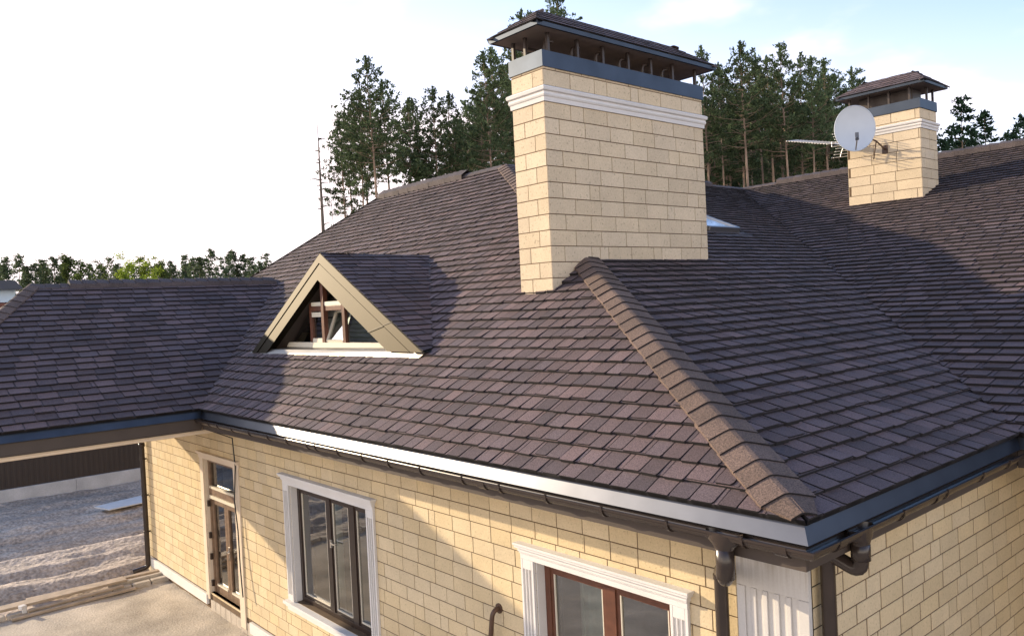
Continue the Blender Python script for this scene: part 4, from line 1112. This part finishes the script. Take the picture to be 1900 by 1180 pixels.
# ------------------------------------------------------------------ trees
def needle_clump(mb, c, r, n, rnd, up=.4, flat=.55, size=.16):
    for _ in range(n):
        d = V((rnd.gauss(0, 1), rnd.gauss(0, 1), rnd.gauss(0, flat)))
        if d.length < 1e-3: continue
        p = c + d.normalized() * r * rnd.random() ** .45
        a = V((rnd.gauss(0, 1), rnd.gauss(0, 1), rnd.gauss(up, .7))).normalized()
        b = a.cross(V((rnd.gauss(0, 1), rnd.gauss(0, 1), rnd.gauss(0, 1)))).normalized()
        s = size * rnd.uniform(.6, 1.35)
        i = len(mb.v)
        mb.v += [tuple(p - b * s * .34), tuple(p + a * s * .5 + b * s * .06 - b * s * .34), tuple(p + a * s * 1.15), tuple(p + b * s * .34 + a * s * .4)]
        mb.f.append((i, i + 1, i + 2, i + 3)); mb.m.append(0); mb.sm.append(False)
def make_tree(name, h, kind, seed):
    """returns (root) with trunk and crown children, standing at the origin"""
    rnd = random.Random(seed)
    root = empty(name, (0, 0, 0))
    tr, cr = MB(), MB()
    lean = (rnd.uniform(-.025, .025), rnd.uniform(-.025, .025))
    bend = rnd.uniform(-.25, .25); ph = rnd.uniform(0, 6)
    ax = lambda z: V((lean[0] * z + bend * math.sin(z / h * 3 + ph) * .6, lean[1] * z + bend * math.cos(z / h * 2.4 + ph) * .5, z))
    R_ = {'pine': .13, 'young': .09, 'spruce': .12, 'far': .13, 'broad': .14, 'birch': .09, 'bright': .13, 'snag': .19, 'sapling': .06}[kind]
    N_ = 14
    tr.tube([ax(h * .985 * i / N_) for i in range(N_ + 1)], [max(.012, R_ * (1 - i / N_) ** .75 * (1.25 if i == 0 else 1)) for i in range(N_ + 1)], 7)
    def limb(z, L_, ang, rise, r):
        p = ax(z); d = V((math.cos(ang), math.sin(ang), 0))
        pts = [p, p + d * L_ * .5 + V((0, 0, rise * L_ * .3)), p + d * L_ + V((0, 0, rise * L_))]
        tr.tube(pts, [r, r * .6, r * .25], 4, cap=False); return pts
    if kind == 'pine':
        z = h * rnd.uniform(.16, .25)
        z0c = h * rnd.uniform(.64, .77)
        while z < z0c:                                          # dead twigs low on the trunk
            limb(z, rnd.uniform(.2, .9), rnd.uniform(0, 6.28), rnd.uniform(-.25, .15), .007); z += rnd.uniform(.35, .8)
        z = z0c; wide = rnd.uniform(.8, 1.1)
        while z < h * .975:
            f = (z - z0c) / (h - z0c)
            prof = .72 + 1.1 * f if f < .25 else .05 + .95 * (1 - (f - .25) / .75)
            for k in range(rnd.choice((3, 4, 4, 5))):
                L_ = 1.75 * wide * prof * rnd.uniform(.3, 1.2); ang = rnd.uniform(0, 6.28); rise = .10 + .95 * f + rnd.uniform(-.15, .2)
                pts = limb(z, L_, ang, rise, .009 + .011 * (1 - f))
                for q in range(max(1, int(L_ / .30))):
                    tt = 1 - q * .22 / max(.4, L_)
                    if tt < .3: break
                    c = pts[0] + (pts[2] - pts[0]) * tt + V((rnd.uniform(-.15, .15), rnd.uniform(-.15, .15), rnd.uniform(-.02, .22)))
                    needle_clump(cr, c, rnd.uniform(.11, .21), rnd.randint(15, 22), rnd, up=1.3, flat=1.0, size=.135)
            z += rnd.uniform(.15, .30)
        for k in range(7):
            needle_clump(cr, ax(h * (.955 + .007 * k)), .12 - .012 * k, 12, rnd, up=2.2, flat=1.2, size=.15)
    elif kind in ('young', 'spruce', 'far'):
        z = h * (.10 if kind != 'far' else .12); z0c = z
        wd_ = {'young': 1.75, 'spruce': 1.9, 'far': 1.8}[kind]
        while z < h * .985:
            f = (z - z0c) / (h - z0c)
            prof = (1 - f) ** (.75 if kind == 'spruce' else .6) * (.55 + .45 * min(1, f / .18)) + .05
            for k in range(rnd.choice((3, 4, 4, 5))):
                L_ = wd_ * prof * rnd.uniform(.5, 1.12); ang = rnd.uniform(0, 6.28); rise = -.15 + .65 * f + rnd.uniform(-.1, .15)
                p0 = ax(z); d = V((math.cos(ang), math.sin(ang), rise)); 
                if L_ > .6 and rnd.random() < .5: tr.tube([p0, p0 + d * L_], [.02, .006], 3, cap=False)
                st = .42 if kind != 'far' else .62
                for q in range(max(1, int(L_ / st))):
                    tt = 1 - q * st / max(L_, .01)
                    if tt < .15: break
                    c = p0 + d * L_ * tt + V((rnd.uniform(-.14, .14), rnd.uniform(-.14, .14), rnd.uniform(-.08, .1)))
                    needle_clump(cr, c, (.24 if kind != 'far' else .42) * rnd.uniform(.8, 1.2), rnd.randint(16, 24), rnd, up=.35, flat=.4, size=.19 if kind != 'far' else .32)
            z += (.30 if kind != 'far' else .5) * rnd.uniform(.8, 1.25)
        needle_clump(cr, ax(h * .985), .14, 14, rnd, up=2, flat=1.8, size=.2 if kind != 'far' else .35)
    elif kind in ('broad', 'bright', 'birch', 'sapling'):
        sp = {'broad': 1.0, 'bright': .85, 'birch': .8, 'sapling': .28}[kind]
        nb_ = {'broad': 44, 'bright': 42, 'birch': 26, 'sapling': 20}[kind]
        for k in range(nb_):
            f = rnd.random(); z = h * (.22 + .76 * f) if kind != 'sapling' else h * (.5 + .48 * f)
            L_ = sp * (.5 + 2.2 * math.sin(math.pi * min(1, .15 + f * .85)) ** .8) * rnd.uniform(.4, 1.1) * min(1, h / 14)
            pts = limb(z * .97, L_, rnd.uniform(0, 6.28), .35 + .5 * f, .03 if kind != 'sapling' else .01)
            for q in range(2 if kind != 'sapling' else 1):
                c = pts[2 - q] + V((rnd.gauss(0, .2), rnd.gauss(0, .2), rnd.gauss(0, .2))) * (1 if kind != 'sapling' else .4)
                needle_clump(cr, c, (.75 if kind != 'sapling' else .18) * rnd.uniform(.6, 1.1), {'broad': 42, 'bright': 40, 'birch': 24, 'sapling': 5}[kind], rnd, up=.1, flat=.8, size=.30 if kind != 'sapling' else .10)
    elif kind == 'snag':
        for k in range(60):
            f = rnd.random(); z = h * (.2 + .75 * f)
            L_ = rnd.choice((.25, .4, .6, .9, 1.3, 2.0)) * (1.25 - f) * rnd.uniform(.6, 1.1)
            ang = rnd.uniform(0, 6.28); p = ax(z); d = V((math.cos(ang), math.sin(ang), 0))
            tr.tube([p, p + d * L_ * .5 + V((0, 0, .10 * L_)), p + d * L_ * .85 + V((0, 0, .06 * L_)), p + d * L_ + V((0, 0, -.06 * L_))], [.04, .028, .02, .01], 4, cap=False)
    tm = {'snag': M_DEAD, 'birch': M_BIRCH, 'bright': M_BIRCH, 'sapling': M_DEAD}.get(kind, M_TRUNK)
    t_ = tr.build('trunk', tm, root)
    if cr.v:
        cm = {'pine': M_NEEDLE, 'young': M_NEEDLE2, 'spruce': M_SPRUCE, 'far': M_FAR, 'broad': M_BROAD, 'birch': M_BROAD, 'bright': M_BRIGHT, 'sapling': M_BROAD}[kind]
        cr.build('crown', cm, root)
    return root
NAMES = {'pine': 'pine_tree', 'young': 'young_pine_tree', 'spruce': 'spruce_tree', 'far': 'conifer_tree', 'broad': 'broadleaf_tree', 'birch': 'birch_tree', 'bright': 'broadleaf_tree', 'snag': 'dead_tree', 'sapling': 'sapling'}
VAR = {'pine': 7, 'young': 4, 'spruce': 3, 'far': 6, 'broad': 2, 'birch': 2, 'bright': 2, 'snag': 1, 'sapling': 1}
BASEH = {'pine': 20, 'young': 14, 'spruce': 14, 'far': 17, 'broad': 17, 'birch': 17, 'bright': 17, 'snag': 16, 'sapling': 13.7}
GRP = {'pine': 'tall pines behind the house', 'young': 'young pines under the tall ones', 'spruce': 'spruces beyond the right roof', 'far': 'distant conifers on the left', 'broad': 'distant green broadleaf trees', 'birch': 'thin pale trees on the left', 'bright': 'sunlit yellow-green trees on the left', 'snag': None, 'sapling': None}
LAB = {'pine': 'tall dark green pine with a bare trunk in the wood behind the house', 'young': 'bushy young pine low between the trunks of the tall wood', 'spruce': 'pointed green spruce standing beyond the right-hand roof ridge',
       'far': 'dark distant conifer in the tree line beyond the porch roof', 'broad': 'rounded mid green tree in the distant tree line beyond the porch', 'birch': 'thin see-through pale tree in the distant tree line', 'bright': 'glowing yellow-green sunlit tree in the distant tree line'}
TREES=[('snag',-37.8,16.9,16.2),('sapling',-37.5,17.6,13.7),('pine',-34.5,18.6,19.2),('pine',-36.8,18.7,17.2),('pine',-39.7,19.6,17.1),('pine',-43.0,21.9,18.4),('pine',-46.9,25.2,21.2),('pine',-43.4,25.2,20.9),('pine',-38.6,23.3,18.4),('pine',-41.4,26.2,19.4),('pine',-37.6,24.7,19.0),('pine',-43.7,30.0,20.9),('pine',-38.5,26.9,17.8),('pine',-44.4,32.3,20.7),('pine',-37.7,27.9,19.1),('pine',-34.0,26.1,20.6),('pine',-38.2,30.4,22.8),('pine',-40.8,33.5,22.6),('pine',-45.0,34.7,21.0),('pine',-31.2,26.2,22.3),('pine',-31.1,29.2,23.7),('pine',-42.2,34.9,26.0),('young',-38.4,23.6,15.0),('pine',-25.9,36.2,20.5),('pine',-27.4,40.0,20.5),('pine',-22.7,35.9,19.8),('pine',-27.7,42.2,20.7),('pine',-28.4,46.5,22.3),('pine',-23.7,40.0,19.9),('pine',-21.8,38.8,20.0),('pine',-25.3,46.0,21.4),('pine',-21.8,41.0,19.4),('pine',-23.1,44.9,20.2),('pine',-24.5,48.6,20.7),('pine',-22.4,47.5,20.1),('pine',-25.7,52.5,21.2),('pine',-23.8,51.2,19.9),('pine',-33.7,50.2,22.6),('pine',-30.2,52.4,22.5),('spruce',-18.4,51.3,15.7),('spruce',-14.8,44.1,15.8),('spruce',-14.6,48.4,15.8),('spruce',-14.0,50.7,15.5),('spruce',-18.5,57.7,16.2),('spruce',-17.7,60.0,16.1),('spruce',-15.2,56.6,15.6),('spruce',-21.5,60.8,16.2),('spruce',-21.8,65.0,17.0),('pine',-48.8,73.0,23.1),('pine',-38.7,78.8,21.1),('pine',-57.5,49.3,22.4),('pine',-51.7,79.7,28.2),('pine',-40.1,51.9,21.8),('pine',-31.6,45.1,20.8),('pine',-64.8,70.6,25.5),('pine',-64.7,63.3,29.1),('pine',-33.5,50.0,22.6),('pine',-29.6,56.6,21.6),('pine',-39.9,84.8,25.3),('pine',-34.1,71.0,21.3),('pine',-67.9,69.2,26.3),('pine',-40.8,85.4,25.4),('pine',-40.3,47.1,23.2),('pine',-51.1,45.3,22.9),('pine',-65.2,55.0,27.4),('pine',-60.8,68.3,26.7),('pine',-50.7,56.9,23.1),('pine',-73.5,65.7,31.5),('pine',-47.0,79.7,27.9),('pine',-35.1,61.6,21.4),('pine',-43.7,36.4,22.6),('pine',-27.5,57.0,18.9),('pine',-43.0,86.8,25.6),('pine',-50.9,59.3,22.9),('pine',-64.8,60.2,24.8),('pine',-26.3,49.6,17.4),('pine',-51.9,47.1,23.1),('pine',-31.3,62.4,19.1),('pine',-40.0,55.7,23.1),('pine',-41.5,40.7,22.7),('pine',-52.7,84.2,28.3),('pine',-74.3,65.6,28.1),('pine',-41.4,50.4,21.6),('pine',-36.0,65.7,22.6),('pine',-71.6,63.8,31.0),('pine',-55.4,73.8,28.3),('pine',-50.1,83.3,24.8),('pine',-29.3,51.5,20.1),('pine',-66.5,64.5,28.5),('pine',-61.3,78.4,24.7),('pine',-31.9,67.7,21.7),('pine',-39.2,65.1,23.8),('pine',-38.8,47.2,21.9),('pine',-41.4,88.4,23.6),('pine',-41.8,55.8,24.6),('pine',-61.0,65.9,24.1),('pine',-58.3,68.5,24.4),('pine',-44.7,71.5,22.6),('pine',-55.8,65.8,26.9),('pine',-53.9,71.0,24.4),('pine',-65.1,72.1,26.4),('pine',-31.5,45.1,19.5),('pine',-58.2,61.7,26.0),('pine',-40.6,73.1,21.8),('pine',-54.6,63.2,23.9),('pine',-33.8,61.6,19.9),('pine',-39.9,75.6,20.8),('pine',-33.8,70.1,21.9),('pine',-65.9,64.6,24.3),('pine',-52.0,68.0,23.8),('pine',-32.1,53.3,19.4),('pine',-48.1,69.4,25.0),('pine',-49.6,74.3,24.3),('pine',-28.9,47.6,20.7),('pine',-51.9,65.8,26.6),('pine',-44.0,70.2,26.5),('pine',-39.4,51.3,23.8),('pine',-50.1,47.4,24.9),('pine',-39.9,39.6,21.0),('pine',-52.7,62.9,24.4),('pine',-65.5,69.1,30.6),('pine',-42.5,51.9,22.8),('pine',-67.2,63.0,28.0),('pine',-62.1,54.1,28.2),('pine',-40.7,56.6,22.0),('pine',-39.6,82.3,24.3),('pine',-40.5,72.9,24.2),('pine',-58.8,56.4,25.1),('young',-43.2,91.1,20.7),('young',-42.2,67.4,19.0),('young',-57.6,83.0,24.3),('young',-62.5,91.3,25.6),('young',-45.9,74.3,21.9),('young',-50.1,78.0,20.8),('young',-42.9,90.7,20.9),('young',-52.9,81.1,21.5),('young',-59.0,97.4,27.1),('young',-48.6,83.0,23.8),('young',-54.0,78.1,23.0),('young',-58.5,91.3,24.2),('young',-52.3,72.1,22.5),('young',-38.0,79.5,19.6),('young',-61.9,95.8,28.2),('young',-51.8,80.9,22.9),('young',-50.6,92.5,23.7),('young',-51.3,74.0,21.5),('young',-44.8,77.9,22.4),('young',-46.0,79.8,22.3),('young',-37.4,71.6,19.5),('young',-60.9,93.5,26.3),('pine',-53.3,41.6,23.2),('pine',-51.8,38.4,21.2),('pine',-56.7,41.0,22.7),('pine',-49.8,39.0,21.2),('far',-142.5,18.0,16.3),('far',-129.3,17.6,15.8),('far',-131.0,19.8,14.7),('far',-141.2,22.9,15.9),('far',-126.0,21.3,15.1),('broad',-130.9,23.9,16.1),('broad',-127.7,25.3,14.9),('birch',-122.1,26.4,14.8),('birch',-118.9,27.2,14.9),('bright',-127.9,31.6,16.1),('bright',-129.8,34.4,16.1),('bright',-114.7,31.3,14.1),('broad',-120.8,34.3,14.4),('far',-129.0,38.6,14.8),('far',-127.3,39.7,15.6),('far',-123.0,39.3,14.9),('far',-118.5,38.8,14.7),('far',-128.4,43.2,15.1),('far',-133.2,46.4,17.0),('far',-115.5,40.9,14.4),('far',-118.8,43.3,15.1),('far',-132.0,50.2,16.8),('far',-130.9,51.0,16.1),('far',-127.4,51.0,15.2),('far',-112.3,45.7,13.5),('far',-127.6,54.2,16.0),('far',-145.1,17.1,16.4),('far',-145.9,15.4,16.8),('far',-156.9,49.8,16.3),('far',-167.3,27.8,15.6),('far',-135.9,43.2,14.7),('far',-144.2,57.1,15.1),('far',-152.4,33.8,15.8),('far',-145.9,16.7,15.5),('far',-153.5,19.0,16.1),('far',-129.5,42.3,12.7),('far',-151.4,34.4,15.4),('far',-142.0,34.5,13.4),('far',-136.8,15.8,13.8),('far',-160.6,47.1,15.4),('far',-136.9,36.1,13.7),('far',-155.7,41.5,15.7),('far',-136.3,34.2,14.7),('far',-135.7,27.8,13.5),('far',-128.1,40.4,13.1),('far',-130.2,39.1,14.4),('far',-159.9,44.9,16.0),('far',-158.4,38.6,15.8),('far',-133.1,14.3,13.5),('far',-157.1,22.8,14.4),('far',-168.0,28.2,17.0),('far',-130.8,39.1,12.9),('far',-135.0,38.7,14.2),('far',-142.6,27.8,14.2),('far',-160.8,34.5,16.4),('far',-142.2,42.1,13.6),('far',-144.8,53.6,14.3),('far',-141.8,38.3,13.8),('far',-138.6,17.6,15.2),('far',-150.0,17.0,14.2),('far',-141.8,47.7,15.4),('far',-138.0,52.9,13.6),('far',-133.7,31.3,14.7),('far',-145.4,21.2,14.9),('far',-131.7,49.9,14.3),('far',-140.7,25.1,15.0),('far',-131.0,21.4,13.8),('far',-156.1,62.5,15.3),('far',-143.1,44.3,13.9),('far',-145.8,59.3,15.3),('far',-157.9,29.3,15.0),('far',-131.2,18.8,14.3),('far',-145.5,24.1,15.5),('far',-132.1,54.9,13.8),('far',-156.1,37.3,15.7),('far',-133.9,42.7,14.5)]
SPECIAL = {0: 'bare dead tree with a thin tapering trunk, left of the pines', 1: 'thin sparse sapling just right of the bare dead tree', 2: 'tallest broad pine at the left end of the wood, behind the roof ridge',
           15: 'tall narrow pine whose crown stands just left of the big chimney', 19: 'pine whose tip shows above the left corner of the big chimney cap', 20: 'tall pine rising above the ridge of the big chimney cap',
           25: 'tall full pine right of the big chimney, seen above the roof valley', 29: 'tall slender pine with the highest tip left of the satellite dish', 34: 'lone pine tip just left of the small chimney cap',
           40: 'tallest pointed spruce, first to the right of the small chimney', 41: 'middle pointed spruce of the three right of the small chimney', 42: 'pointed spruce nearest the right edge of the photo'}
protos = {}
cnt = {}
rnd = random.Random(77)
for i, (kind, x, y, h) in enumerate(TREES):
    k = cnt.get(kind, 0); cnt[kind] = k + 1; vr = k % VAR[kind]
    if (kind, vr) not in protos:
        o = protos[(kind, vr)] = make_tree(NAMES[kind], BASEH[kind], kind, 500 + 17 * vr + len(kind) * 3)
    else:
        src = protos[(kind, vr)]
        o = src.copy(); sc.collection.objects.link(o)
        for ch in src.children:
            c = ch.copy(); sc.collection.objects.link(c); c.parent = o
    s = h / BASEH[kind]; wsc = s * rnd.uniform(.92, 1.15)
    o.location = (x, y, G - .1); o.rotation_euler = (0, 0, rnd.uniform(0, 6.28) if kind != 'snag' else 2.2); o.scale = (wsc, wsc, s)
    tag(o, SPECIAL.get(i, LAB.get(kind)), 'tree', GRP[kind] if i not in SPECIAL else None)
    if i in SPECIAL and 'group' in o.keys(): del o['group']
